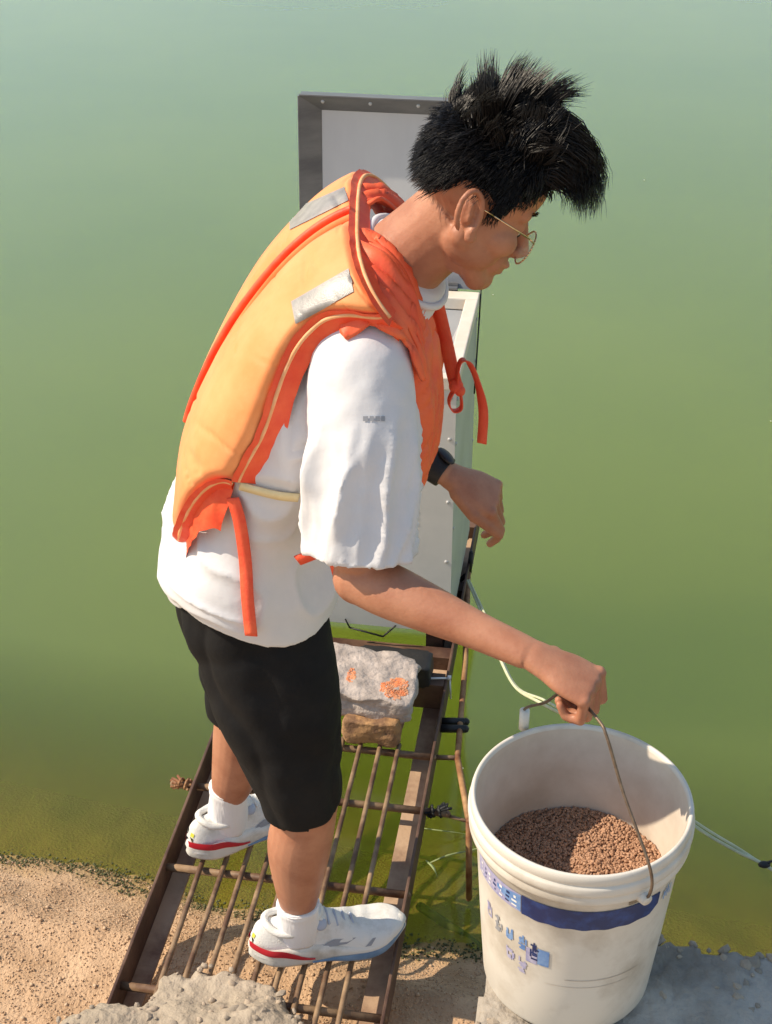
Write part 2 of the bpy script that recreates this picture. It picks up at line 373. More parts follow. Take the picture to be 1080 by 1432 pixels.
def water_material():
    m = bpy.data.materials.new('pond_water'); m.use_nodes = True; nt = m.node_tree; N, L = nt.nodes, nt.links
    b = N['Principled BSDF']; out = N['Material Output']
    tc = N.new('ShaderNodeTexCoord')
    n = N.new('ShaderNodeTexNoise'); n.inputs['Scale'].default_value = 0.55; n.inputs['Detail'].default_value = 3
    L.new(tc.outputs['Object'], n.inputs['Vector'])
    cr = N.new('ShaderNodeValToRGB'); cr.color_ramp.elements[0].position = 0.3; cr.color_ramp.elements[1].position = 0.72
    cr.color_ramp.elements[0].color = (0.142, 0.195, 0.017, 1); cr.color_ramp.elements[1].color = (0.172, 0.225, 0.021, 1)
    L.new(n.outputs['Fac'], cr.inputs[0]); L.new(cr.outputs[0], b.inputs['Base Color'])
    b.inputs['Roughness'].default_value = 0.12; b.inputs['IOR'].default_value = 1.333; b.inputs['Specular IOR Level'].default_value = 0.6
    b.subsurface_method = 'BURLEY'; b.inputs['Subsurface Weight'].default_value = 1.0; b.inputs['Subsurface Radius'].default_value = (0.7, 0.9, 0.4); b.inputs['Subsurface Scale'].default_value = 9.0
    b.inputs['Coat Weight'].default_value = 1.0; b.inputs['Coat IOR'].default_value = 1.6; b.inputs['Coat Roughness'].default_value = 0.08
    # long soft swell plus fine ripple
    mp = N.new('ShaderNodeMapping'); mp.inputs['Scale'].default_value = (1.0, 2.2, 1); mp.inputs['Rotation'].default_value = (0, 0, R(12)); L.new(tc.outputs['Object'], mp.inputs['Vector'])
    w1 = N.new('ShaderNodeTexNoise'); w1.inputs['Scale'].default_value = 2.2; w1.inputs['Detail'].default_value = 4; L.new(mp.outputs[0], w1.inputs['Vector'])
    w2 = N.new('ShaderNodeTexNoise'); w2.inputs['Scale'].default_value = 14; w2.inputs['Detail'].default_value = 3; L.new(mp.outputs[0], w2.inputs['Vector'])
    ma = N.new('ShaderNodeMath'); ma.operation = 'MULTIPLY_ADD'; ma.inputs[1].default_value = 0.04; L.new(w2.outputs['Fac'], ma.inputs[0]); L.new(w1.outputs['Fac'], ma.inputs[2])
    bp = N.new('ShaderNodeBump'); bp.inputs['Strength'].default_value = 0.3; bp.inputs['Distance'].default_value = 0.003
    L.new(ma.outputs[0], bp.inputs['Height']); L.new(bp.outputs[0], b.inputs['Normal'])
    # clear near the bank, turbid a step further out
    sep = N.new('ShaderNodeSeparateXYZ'); L.new(tc.outputs['Object'], sep.inputs[0])
    dx = N.new('ShaderNodeMath'); dx.operation = 'MULTIPLY'; dx.inputs[1].default_value = -NI.x; L.new(sep.outputs['X'], dx.inputs[0])
    dy = N.new('ShaderNodeMath'); dy.operation = 'MULTIPLY_ADD'; dy.inputs[1].default_value = -NI.y; L.new(sep.outputs['Y'], dy.inputs[0]); L.new(dx.outputs[0], dy.inputs[2])
    k = -(P0.x * -NI.x + P0.y * -NI.y)
    mr = N.new('ShaderNodeMapRange'); mr.inputs['From Min'].default_value = -k - 0.03; mr.inputs['From Max'].default_value = -k + 0.75
    mr.inputs['To Min'].default_value = 0.22; mr.inputs['To Max'].default_value = 1.0
    L.new(dy.outputs[0], mr.inputs['Value'])
    tr = N.new('ShaderNodeBsdfTransparent'); tr.inputs['Color'].default_value = (0.85, 0.9, 0.6, 1)
    mx = N.new('ShaderNodeMixShader'); L.new(mr.outputs[0], mx.inputs[0]); L.new(tr.outputs[0], mx.inputs[1]); L.new(b.outputs[0], mx.inputs[2])
    L.new(mx.outputs[0], out.inputs['Surface'])
    return m
M['water'] = water_material()
wv = [(-900, 1.4, WATER_Z), (900, 1.4, WATER_Z), (900, 1800, WATER_Z), (-900, 1800, WATER_Z)]
obj('water', mesh_from('water', wv, [(0, 1, 2, 3)]), M['water'], kind='structure')

# height-field helper for the poured concrete pieces
def poly_dist(px, py, poly):
    ins = False; best = 9; n = len(poly)
    for i in range(n):
        (x1, y1), (x2, y2) = poly[i], poly[(i + 1) % n]
        if (y1 > py) != (y2 > py) and px < (x2 - x1) * (py - y1) / (y2 - y1) + x1: ins = not ins
        dx, dy = x2 - x1, y2 - y1; t = max(0, min(1, ((px - x1) * dx + (py - y1) * dy) / (dx * dx + dy * dy)))
        best = min(best, math.hypot(px - x1 - t * dx, py - y1 - t * dy))
    return best if ins else -best
def slab(poly, top, low, step, rim, rough, seed):
    """rough poured lump: top(x, y), falls to low over rim metres at its broken edge"""
    x0, x1 = min(p[0] for p in poly) - 0.06, max(p[0] for p in poly) + 0.06
    y0, y1 = min(p[1] for p in poly) - 0.06, max(p[1] for p in poly) + 0.06
    nx, ny = int((x1 - x0) / step), int((y1 - y0) / step); V = []; keep = {}
    F = []
    for j in range(ny):
        for i in range(nx):
            x, y = x0 + i * step, y0 + j * step
            d = poly_dist(x, y, poly) + 0.022 * noise.noise(Vector((x * 14, y * 14, seed))) + 0.012 * noise.noise(Vector((x * 37, y * 37, seed)))
            k = max(0, min(1, d / rim + 0.5)); k = k * k * (3 - 2 * k)
            z = low + (top(x, y) - low) * k
            z += rough * (noise.noise(Vector((x * 16, y * 16, seed + 2))) + 0.6 * noise.noise(Vector((x * 45, y * 45, seed))) + 0.35 * noise.noise(Vector((x * 100, y * 100, seed))))
            V.append((x + 0.006 * noise.noise(Vector((x * 60, y * 60, z * 30))), y + 0.006 * noise.noise(Vector((x * 60, y * 60, 9 + z * 30))), z))
    for j in range(ny - 1):
        for i in range(nx - 1): F.append((j * nx + i, j * nx + i + 1, (j + 1) * nx + i + 1, (j + 1) * nx + i))
    return mesh_from('slab', V, F)

ledge_poly = [(0.10, 0.6), (0.115, 1.30), (0.135, 1.46), (0.17, 1.585), (0.30, 1.60), (0.40, 1.545), (0.55, 1.50), (0.72, 1.47), (1.0, 1.40), (1.5, 1.3), (1.5, 0.6)]
ledge = thing('concrete_ledge', 'rough grey concrete ledge under the white bucket', 'ledge', (0.8, 1.2, -0.3))
ltop = lambda x, y: 0.322 - 0.02 * max(0, (y - 1.5) / 0.1) * (x > 0.4)
obj('slab', slab(ledge_poly, ltop, -0.6, 0.008, 0.035, 0.009, 4.0), 'concrete_grey', ledge)
mound_poly = [(-0.60, 1.15), (-0.575, 1.60), (-0.50, 1.665), (-0.435, 1.66), (-0.40, 1.72), (-0.32, 1.745), (-0.235, 1.735), (-0.17, 1.68), (-0.125, 1.59), (-0.10, 1.40), (-0.10, 1.15)]
mound = thing('concrete_mound', 'gravelly tan concrete lump burying the near end of the steel walkway', 'concrete', (-0.34, 1.45, -0.12))
mtop = lambda x, y: 0.012 + 0.05 * max(0, min(1, (1.665 - y) / 0.06)) * (0.55 + 0.45 * noise.noise(Vector((x * 9, y * 9, 2))))
obj('slab', slab(mound_poly, mtop, -0.16, 0.0065, 0.045, 0.006, 8.0), 'concrete', mound)

# pebbles set into both lumps: shared meshes, one object each
def pebble_mesh(seed):
    bm = bmesh.new(); bmesh.ops.create_icosphere(bm, subdivisions=1, radius=1)
    for v in bm.verts:
        v.co *= 1 + 0.35 * noise.noise(v.co * 1.1 + Vector((seed * 7, 0, 0)))
    me = bpy.data.meshes.new('stone'); bm.to_mesh(me); bm.free()
    me.polygons.foreach_set('use_smooth', [seed % 3 > 0] * len(me.polygons))
    return me
pebs = [pebble_mesh(i) for i in range(8)]
for i, p in enumerate(pebs): p.materials.append(M['stone' if i % 2 else 'stone_dark'])
def pebbles(parent, n, pick, top, s0, s1):
    k = 0
    while k < n:
        x, y = pick()
        o = bpy.data.objects.new('stone', pebs[rnd.randrange(8)]); COL.objects.link(o); o.parent = parent
        s = rnd.uniform(s0, s1) * (1.7 if rnd.random() < 0.12 else 1)
        o.location = Vector((x, y, top(x, y) + s * rnd.uniform(-0.5, 0.0))) - world_loc(parent)
        o.scale = (s * rnd.uniform(0.8, 1.4), s * rnd.uniform(0.7, 1.1), s * rnd.uniform(0.5, 0.8))
        o.rotation_euler = (rnd.uniform(-.5, .5), rnd.uniform(-.5, .5), rnd.uniform(0, 6.28)); k += 1
def pick_mound():
    while True:
        x, y = rnd.uniform(-0.57, -0.11), rnd.uniform(1.50, 1.75)
        d = poly_dist(x, y, mound_poly)
        if d > 0.006 and (rnd.random() < 0.35 or y < 1.665 or d < 0.03): return x, y
def pick_ledge():
    while True:
        x, y = rnd.uniform(0.10, 0.95), rnd.uniform(1.2, 1.6)
        d = poly_dist(x, y, ledge_poly)
        if d > 0.004 and (d < 0.05 or rnd.random() < 0.25) and math.hypot(x - 0.27, y - 1.465) > 0.145: return x, y
pebbles(mound, 170, pick_mound, mtop, 0.003, 0.009)
pebbles(ledge, 190, pick_ledge, ltop, 0.003, 0.011)

# loose grains on the sandy slope and the mossy fringe along the waterline
pos, sc = [], []; mpos, msc = [], []
while len(pos) < 15000:
    x, y = rnd.uniform(-1.1, 0.35), rnd.uniform(1.45, 2.35); d = shore(x, y)
    if d > 0.01 and poly_dist(x, y, mound_poly) < 0.01 and rnd.random() < 0.35 + 0.65 * (0.5 + noise.noise(Vector((x * 5, y * 5, 0)))):
        pos.append((x, y, bank_z(x, y) + 0.001)); sc.append(rnd.uniform(0.0010, 0.0026) * (2.2 if rnd.random() < 0.03 else 1))
while len(mpos) < 1900:
    x, y = rnd.uniform(-1.1, 0.5), rnd.uniform(1.8, 2.4); d = shore(x, y)
    if -0.02 < d < 0.075 and rnd.random() < 1 - abs(d - 0.02) / 0.06:
        mpos.append((x, y, max(bank_z(x, y), WATER_Z) + 0.003)); msc.append(rnd.uniform(0.0015, 0.004))
o = obj('gravel', scatter(pos, sc), 'grain', kind='stuff'); tag(o, 'coarse sandy grit covering the slope below the walkway', 'gravel')
o = obj('moss', scatter(mpos, msc), 'moss', kind='stuff'); tag(o, 'dark green moss fringe along the waterline of the bank', 'moss')

# ================================================================== WALKWAY
YAW = 8.8
GO = Vector((-0.188, 2.02, 0)); GG = Vector((math.sin(R(YAW)), math.cos(R(YAW)), 0)); GR = Vector((math.cos(R(YAW)), -math.sin(R(YAW)), 0)); UZ = Vector((0, 0, 1))
def gp(w, t, z=0.0): return GO + GR * w + GG * t + UZ * z
walk = thing('steel_walkway', 'narrow rusty steel walkway of bars reaching out over the green pond', 'walkway', gp(0, 0, -0.09))
HW = 0.2425
def bar(w0, w1, t0, t1, z0, z1):
    return MB().box(gp((w0 + w1) / 2, (t0 + t1) / 2, (z0 + z1) / 2), GR * ((w1 - w0) / 2), GG * ((t1 - t0) / 2), UZ * ((z1 - z0) / 2))
for sgn, tn in ((-1, -0.42), (1, -0.75)):
    rl = obj('rail', bar(*sorted((sgn * HW, sgn * (HW - 0.006))), tn, 1.34, -0.072, 0.0), 'rail', walk, smooth=False); bevel(rl, 0.0015)
    fl = obj('flange', bar(*sorted((sgn * (HW - 0.0062), sgn * (HW - (0.052 if sgn > 0 else 0.042)))), tn, 1.34, -0.0719, -0.066), 'flange', rl, smooth=False); bevel(fl, 0.001)
for i in range(9):
    w = -0.165 + i * 0.0412
    pts = [gp(w + 0.002 * rnd.uniform(-1, 1), t, -0.0085 + 0.0015 * rnd.uniform(-1, 1)) for t in (-0.66, -0.3, 0.05, 0.36)]
    if w < -0.0: pts[0] = gp(w, -0.46, -0.0085)
    obj('rod', pipe(pts, 0.0052, 8), 'rod', walk)
for t in (-0.34, -0.05, 0.18, 0.345):
    ext = 0.0 if t != 0.18 else 0.05
    obj('crossbar', straight([gp(-HW + 0.004 - ext, t, -0.0235), gp(HW - 0.004 + ext, t, -0.0235)], 0.0078), 'rod', walk)
for w, t in ((-0.2, 0.75), (0.2, 0.75), (-0.2, 1.28), (0.2, 1.28)):
    obj('support_post', straight([gp(w, t, -0.073), gp(w, t, -1.5)], 0.02, 12), 'rail', walk)
for t in (0.72, 1.0, 1.30):
    obj('crossbar', bar(-HW + 0.007, HW - 0.007, t - 0.02, t + 0.02, -0.0655, -0.03), 'rail', walk, smooth=False)
# twisted wire bundles tying the crossbar ends
for nm, sg, mt in (('wire_tie', -1, 'rust_pipe'), ('wire_tie', 1, 'black_rubber')):
    mb = MB(); c = gp(sg * (HW + 0.024), 0.18, -0.02)
    for k in range(9):
        a = k * 0.7; ax = GR * (sg * rnd.uniform(0.012, 0.03)) + GG * rnd.uniform(-0.016, 0.016) + UZ * rnd.uniform(-0.012, 0.018)
        mb.cone(c - ax * 0.7, 0.0035, c + ax, 0.003, 7)
    for k in range(14):
        a0, a1 = k * 0.9, (k + 1) * 0.9
        q = lambda a, k: c + GG * (0.011 * math.cos(a)) + UZ * (0.011 * math.sin(a)) + GR * (sg * (-0.012 + 0.002 * k))
        mb.cone(q(a0, k), 0.0028, q(a1, k + 1), 0.0028, 6, ball=False)
    obj(nm, mb, mt, walk)
# zip tie on the outer rail
zt = MB(); zt.cone(gp(HW + 0.004, 0.585, 0.004), 0.0022, gp(HW - 0.055, 0.565, 0.012), 0.0022, 6); zt.cone(gp(HW + 0.004, 0.585, 0.004), 0.0022, gp(HW + 0.008, 0.58, -0.05), 0.0022, 6)
zt.box(gp(HW + 0.003, 0.584, 0.006), GR * .004, GG * .004, UZ * .004)
obj('zip_tie', zt, 'white_paint', walk)
# side bracket of bent rusty tube
br = thing('rusty_bracket', 'bent rusty tube bracket bolted beside the walkway near the bucket', 'bracket', at_z(640, 1060, -0.03))
A_, D_, B_, C_ = at_z(655, 800, -0.03), at_z(651, 925, -0.03), at_z(640, 1060, -0.03), at_z(656, 1149, -0.03)
obj('tube', straight([A_, D_, B_, C_, C_ + Vector((0.005, -0.02, -0.2))], 0.0068, 10), 'rust_pipe', br)
wB = (B_ - GO).dot(GG)
obj('tie_rod', straight([gp(HW - 0.004, wB, -0.035), B_], 0.0055), 'rod', br)
for dt in (0.115, 0.165):
    p = B_.lerp(D_, dt / 0.7 + 0.12); q = gp(HW - 0.003, (p - GO).dot(GG), -0.035)
    obj('clamp_bar', straight([q, p + (p - q).normalized() * 0.012], 0.009, 8), 'black_rubber', br)
obj('tie_rod', straight([gp(HW + 0.05, 0.18, -0.03), C_], 0.0035), 'rod', br)
obj('hook', straight([A_ + Vector((0.006, 0, 0.06)), A_ + Vector((0.003, 0, 0.0)), A_ + Vector((-.02, -.02, -.01))], 0.006), 'black_rubber', br)

# ================================================================== FEEDER
fd = thing('fish_feeder', 'pale sheet metal fish feeder box with its lid propped open on the walkway', 'feeder', gp(0, 0.96, 0))
FW, T0, T1, FZ0, FZ1 = 0.228, 0.735, 1.19, 0.02, 0.69
def fbox(w0, w1, t0, t1, z0, z1): return bar(w0, w1, t0, t1, z0, z1)
fp = obj('front_panel', fbox(-FW, FW, T0, T0 + 0.004, FZ0, FZ1 - 0.03), 'feeder_white', fd, smooth=False)
for s in (-1, 1):
    obj('side_panel', fbox(*sorted((s * FW, s * (FW - 0.004))), T0 + 0.0045, T1 - 0.0045, FZ0, FZ1 - 0.03), 'galv', fd, smooth=False)
obj('back_panel', fbox(-FW, FW, T1 - 0.004, T1, FZ0, FZ1 - 0.03), 'galv', fd, smooth=False)
obj('floor_panel', fbox(-FW + 0.005, FW - 0.005, T0 + 0.005, T1 - 0.005, FZ0 + 0.001, FZ0 + 0.005), 'galv', fd, smooth=False)
for w0, w1, t0, t1 in ((-FW - .004, FW + .004, T0 - 0.004, T0 + 0.022), (-FW - .004, FW + .004, T1 - 0.04, T1 + 0.004),
                       (-FW - .004, -FW + 0.026, T0 + 0.0222, T1 - 0.0402), (FW - 0.026, FW + .004, T0 + 0.0222, T1 - 0.0402)):
    o = obj('rim', fbox(w0, w1, t0, t1, FZ1 - 0.03, FZ1), 'lip', fd, smooth=False); bevel(o, 0.003)
# hopper slopes inside
hop = MB()
a = [gp(-FW + .026, T0 + .022, FZ1 - .031), gp(FW - .026, T0 + .022, FZ1 - .031), gp(FW - .026, T1 - .04, FZ1 - .031), gp(-FW + .026, T1 - .04, FZ1 - .031)]
b_ = [gp(-.05, .91, .30), gp(.05, .91, .30), gp(.05, 1.01, .30), gp(-.05, 1.01, .30)]
hop.add(a + b_, [(0, 1, 5, 4), (1, 2, 6, 5), (2, 3, 7, 6), (3, 0, 4, 7), (4, 5, 6, 7)])
obj('hopper', hop, 'galv', fd, smooth=False)
# lid: shallow tray standing on the back edge, leaning back a little
lean = R(4); LU = (UZ * math.cos(lean) + GG * math.sin(lean)); LN = (GG * math.cos(lean) - UZ * math.sin(lean))
h0 = gp(0, T1 + 0.006, FZ1 + 0.004); LH, LW, LD = 0.435, 0.213, 0.035
def lp(w, h, d): return h0 + GR * (w + 0.013) + LU * h + LN * d
lid = obj('lid', MB().box(lp(0, LH / 2, LD), GR * LW, LU * (LH / 2), LN * 0.002), 'lid_grey', fd, smooth=False)
def lidframe(p, q):      # bevelled border strip p = outer edge at front, q = inner edge at the tray floor
    mb = MB(); V = [lp(*x) for x in (p[0], p[1], q[1], q[0])]; B = [v + LN * 0.004 for v in V]
    mb.add(V + B, [(0, 1, 2, 3), (7, 6, 5, 4), (0, 4, 5, 1), (1, 5, 6, 2), (2, 6, 7, 3), (3, 7, 4, 0)]); return mb
b1, b2 = 0.045, 0.03
oL, oR, iL, iR = -LW, LW, -LW + 0.046, LW - 0.046
oT, oB, iT, iB = LH, 0.0, LH - 0.036, 0.04
for p, q in ((((oL, oT, 0), (oR, oT, 0)), ((iL, iT, LD - .003), (iR, iT, LD - .003))), (((oR, oB, 0), (oL, oB, 0)), ((iR, iB, LD - .003), (iL, iB, LD - .003))),
             (((oL, oB, 0), (oL, oT, 0)), ((iL, iB, LD - .003), (iL, iT, LD - .003))), (((oR, oT, 0), (oR, oB, 0)), ((iR, iT, LD - .003), (iR, iB, LD - .003)))):
    obj('lid_border', lidframe(p, q), 'galv_dark', lid, smooth=False)
obj('lid_edge', MB().box(lp(-LW - .002, LH / 2, LD / 2), GR * .0015, LU * (LH / 2), LN * (LD / 2)).box(lp(LW + .002, LH / 2, LD / 2), GR * .0015, LU * (LH / 2), LN * (LD / 2)).box(lp(0, LH + .002, LD / 2), GR * LW, LU * .0015, LN * (LD / 2)), 'galv_dark', lid, smooth=False)
# lettering and red diamond on the front
tcu = bpy.data.curves.new('t', 'FONT'); tcu.body = 'UE'; tcu.size = 0.055; tcu.extrude = 0.0006
to = bpy.data.objects.new('t', tcu); COL.objects.link(to)
dg = bpy.context.evaluated_depsgraph_get(); dg.update(); tme = bpy.data.meshes.new_from_object(to.evaluated_get(dg)); bpy.data.objects.remove(to)
c0 = gp(0.075, T0 - 0.0012, 0.325)
tme.transform(Matrix(((GR.x, 0, -GG.x, c0.x), (GR.y, 0, -GG.y, c0.y), (0, 1, 0, c0.z), (0, 0, 0, 1))))
obj('lettering', tme, 'white_paint', fp, smooth=False)
dm = MB(); cc = gp(0.09, T0 - 0.001, 0.288)
dm.box(cc, GR * 0.02 + UZ * 0.012, UZ * 0.012 - GR * 0.014, GG * 0.0008)
obj('red_diamond', dm, 'red_paint', fp, smooth=False)
# bent wire catch under the front edge
pz = [(-0.02, 0.035), (-0.01, 0.012), (0.07, -0.005), (0.085, 0.012), (0.10, 0.03)]
obj('wire_catch', straight([gp(w, T0 - 0.006, z) for w, z in pz], 0.0022, 6), 'black_rubber', fd)
obj('side_wire', straight([gp(FW + 0.006, T0 + 0.46, 0.70), gp(FW + 0.006, T0 + 0.44, 0.63), gp(FW + .004, T0 + .40, .45)], 0.002, 6), 'black_rubber', fd)
for w in (-0.19, 0.19):
    obj('foot', fbox(w - 0.02, w + 0.02, T0 + 0.02, T1 - 0.02, -0.0655, 0.0195), 'rail', fd, smooth=False)

# ================================================================== BRICKS ON THE WALKWAY
def rough_block(c, ax, ay, az, amp, seed, sub=5):
    bm = bmesh.new(); bmesh.ops.create_cube(bm, size=2)
    bmesh.ops.subdivide_edges(bm, edges=bm.edges[:], cuts=14, use_grid_fill=True)
    for v in bm.verts:
        p = v.co.copy(); k = 1 - 0.05 * (abs(p.x) > .9) * (abs(p.y) > .9) - 0.04 * (abs(p.z) > .9) * (abs(p.x) > .9)
        w = Vector(c) + Vector(ax) * p.x * k + Vector(ay) * p.y * k + Vector(az) * p.z * k
        q = w * 28 + Vector((seed, seed, 0))
        w += Vector((noise.noise(q), noise.noise(q + Vector((9, 0, 0))), noise.noise(q + Vector((0, 9, 0))))) * amp
        w += Vector((noise.noise(q * 3), noise.noise(q * 3 + Vector((9, 0, 0))), noise.noise(q * 3 + Vector((0, 9, 0))))) * amp * 0.35
        v.co = w
    me = bpy.data.meshes.new('block'); bm.to_mesh(me); bm.free()
    me.polygons.foreach_set('use_smooth', [True] * len(me.polygons)); return me
o = obj('broken_brick', rough_block(gp(0.105, 0.42, 0.027), GR * 0.062, GG * 0.08, UZ * 0.028, 0.006, 3), 'brick_tan', base=gp(0.105, 0.42, 0))
tag(o, 'tan broken brick lying on the walkway bars under the mortar lump', 'brick')
blk = thing('mortar_block', 'whitish mortar lump with orange brick showing, resting on a broken brick', 'block', gp(0.075, 0.46, 0.055))
bme = rough_block(gp(0.082, 0.448, 0.079), GR * 0.104 + UZ * -0.012, GG * 0.084, UZ * 0.028, 0.010, 8)
obj('mortar', bme, 'mortar', blk)
bvhb = BVHTree.FromPolygons([v.co for v in bme.vertices], [p.vertices for p in bme.polygons])
def cast(bvh, u, v):
    d = ray(u, v).normalized(); h = bvh.ray_cast(Vector((0, 0, CAM_Z)), d)
    return h if h[0] is None or h[1].dot(d) < 0 else (h[0], -h[1])
def clump(cu, cv, ru, rv, n, bvh, s):
    mb = MB()
    for k in range(n):
        a, r = rnd.uniform(0, 6.28), math.sqrt(rnd.random()); h = cast(bvh, cu + ru * r * math.cos(a), cv + rv * r * math.sin(a))
        if h[0]:
            q = rnd.uniform(s * .5, s)
            if r > .75 + .35 * noise.noise(h[0] * 50): continue
            mb.sphere(h[0] - h[1] * q * 0.3, (q, q * rnd.uniform(.6, 1), q * .8), n=6, m=4)
    return mb
obj('brick_face', clump(552, 962, 24, 19, 1100, bvhb, 0.0036), 'brick_orange', blk, smooth=False)
obj('brick_face', clump(492, 944, 9, 14, 300, bvhb, 0.0032), 'brick_orange', blk, smooth=False)
pad = obj('rubber_pad', rough_block(gp(0.12, 0.575, 0.03), GR * 0.085, GG * 0.035, UZ * 0.028, 0.003, 5), 'black_rubber', base=gp(0.12, 0.575, 0))
tag(pad, 'dark rubber pad behind the mortar lump on the walkway', 'pad')
obj('support_strip', bar(-HW + 0.007, HW - 0.007, 0.555, 0.60, -0.065, 0.003), 'rail', walk, smooth=False)

# ================================================================== BUCKET
BC = Vector((0.27, 1.465, 0)); BZ, RZ = 0.326, 0.675
bk = thing('feed_bucket', 'white plastic bucket of brown feed pellets with a wire bail, standing on the ledge', 'bucket', (BC.x, BC.y, BZ))
def lathe(prof, n=96):
    V = []; F = []
    for r, z in prof:
        for i in range(n):
            a = 2 * math.pi * i / n; V.append((BC.x + r * math.cos(a), BC.y + r * math.sin(a), z))
    for j in range(len(prof) - 1):
        for i in range(n):
            a, b = j * n + i, j * n + (i + 1) % n; F.append((a, b, b + n, a + n))
    return MB().add(V, F)
def rwall(z): return 0.1235 + (0.1445 - 0.1235) * (z - BZ) / (0.622 - BZ)
prof = [(0.002, BZ), (0.116, BZ), (0.1205, BZ + .003), (0.1235, BZ + .01), (rwall(0.42), 0.42), (rwall(0.52), 0.52), (rwall(0.618), 0.618),
        (0.1455, 0.6195), (0.1535, 0.6225), (0.1545, 0.626), (0.1545, 0.634), (0.1535, 0.6365), (0.1535, 0.638), (0.1555, 0.640), (0.1562, 0.645), (0.1562, 0.652), (0.155, 0.655),
        (0.1525, 0.6565), (0.1525, 0.658), (0.1535, 0.660), (0.1535, 0.668), (0.152, 0.6735), (0.1495, 0.675), (0.1468, 0.6735), (0.1455, 0.668)]
body = obj('shell', lathe(prof), 'bucket', bk)
obj('inner_wall', lathe([(0.1454, 0.6682), (0.1415, 0.62), (0.132, 0.50), (0.128, 0.46), (0.002, 0.46)]), 'bucket_in', bk)
def wrap(a0, a1, z0, z1, off=0.0007, n=40, m=3, edge=None):
    """thin printed patch on the bucket wall; angles in degrees, -90 faces the camera side"""
    V = []; F = []
    for j in range(m + 1):
        for i in range(n + 1):
            t = i / n; a = R(a0 + (a1 - a0) * t); zz0, zz1 = (z0, z1) if edge is None else edge(t)
            z = zz0 + (zz1 - zz0) * j / m; r = rwall(z) + off
            V.append((BC.x + r * math.cos(a), BC.y + r * math.sin(a), z))
    for j in range(m):
        for i in range(n): F.append((j * (n + 1) + i, j * (n + 1) + i + 1, (j + 1) * (n + 1) + i + 1, (j + 1) * (n + 1) + i))
    return MB().add(V, F)
BA = -100.5
def edge(t): return (0.563 + 0.010 * max(0, t - .93) / .07 + 0.001 * math.sin(40 * t), 0.601 - 0.004 * max(0, t - .9) / .1)
obj('blue_band', wrap(-128, -46, 0.563, 0.601, edge=edge), 'blue_print', body)
obj('faded_band', wrap(-168, -128.3, 0.565, 0.600), 'lilac_print', body)
obj('blue_band_end', wrap(-146, -128.5, 0.566, 0.599, 0.0010, edge=lambda t: (0.582 - 0.016 * t, 0.590 + 0.009 * t)), 'blue_light', body)
for k in range(7):
    a = -165 + k * 5.0
    mb = MB()
    for q in range(3):
        w = wrap(a + rnd.uniform(0, 2), a + rnd.uniform(2.4, 4), 0.571 + 0.008 * q, 0.574 + 0.009 * q, 0.0012, 4, 1); mb.add(w.V, w.F)
    obj('print_mark', mb, 'blue_print' if k % 2 else 'white_paint', body)
for k in range(5):
    a = -42.5 + k * 1.6; obj('print_mark', wrap(a, a + rnd.uniform(.6, 1.3), 0.574 + .004 * (k % 2), 0.590 + 0.004 * (k % 3), 0.002, 3, 1), 'blue_light', body)
# block of worn characters: rows of strokes
for ci, (a, z, w_, h_) in enumerate([(-158, .528, 6, .03), (-149, .522, 7, .032), (-139, .520, 7, .034), (-130, .520, 7, .034), (-122, .515, 6.5, .036), (-139, .478, 7, .032), (-130, .474, 7, .034)]):
    mb = MB()
    for s in range(9):
        if rnd.random() < 0.5: x0 = a + rnd.uniform(0, w_ * .3); v = wrap(x0, x0 + w_ * rnd.uniform(.35, .7), z - h_ * (s + .5) / 9 - .002, z - h_ * (s + .5) / 9 + .0015, .0009, 5, 1)
        else: x0 = a + rnd.uniform(0, w_ * .8); zz = z - h_ * rnd.uniform(0, .5); v = wrap(x0, x0 + w_ * .16, zz - h_ * rnd.uniform(.3, .5), zz, .0009, 2, 2)
        mb.add(v.V, v.F)
    obj('character', mb, ['lilac_print', 'shoe_grey', 'blue_light', 'blue_light', 'blue_print', 'lilac_print', 'lilac_print'][ci], body)
obj('blue_square', wrap(-117, -110, 0.473, 0.506, .0009, 8, 2), 'blue_light', body)
obj('blue_square', wrap(-124.5, -117.4, 0.470, 0.500, .0006, 8, 2), 'lilac_print', body)
for a0, a1, z0, z1 in ((-100, -52, .452, .4535), (-112, -58, .437, .438)):
    obj('scuff', wrap(a0, a1, z0, z1, .0006), 'bucket_in', body)
# pellets: heaped surface of single pellets
pc, psz = [], []
def heap(x, y): 
    r = math.hypot(x, y); return 0.530 + 0.012 * math.exp(-((x - .03) ** 2 + (y + .03) ** 2) / .004) - 0.006 * (r / .13) ** 2 + 0.006 * noise.noise(Vector((x * 22, y * 22, 0)))
gx = np.linspace(-.14, .14, 41); V = []; F = []
for y in gx:
    for x in gx:
        r = math.hypot(x, y); k = min(1, 0.1355 / max(r, 1e-6)); V.append((BC.x + x * k, BC.y + y * k, heap(x * k, y * k) - .002))
for j in range(40):
    for i in range(40): F.append((j * 41 + i, j * 41 + i + 1, (j + 1) * 41 + i + 1, (j + 1) * 41 + i))
while len(pc) < 7500:
    x, y = rnd.uniform(-.138, .138), rnd.uniform(-.138, .138)
    if math.hypot(x, y) < .1335: pc.append((BC.x + x, BC.y + y, heap(x, y) + rnd.uniform(-.002, .0022))); psz.append(rnd.uniform(.0026, .0036))
fm = obj('feed_pellets', scatter(pc, psz, squash=.9, jit=.1, shape='pellet'), 'pellet', base=(BC.x, BC.y, 0.53), kind='stuff')
tag(fm, 'small brown fish feed pellets heaped inside the white bucket', 'fish feed')
obj('feed_bed', MB().add(V, F), 'pellet', fm)
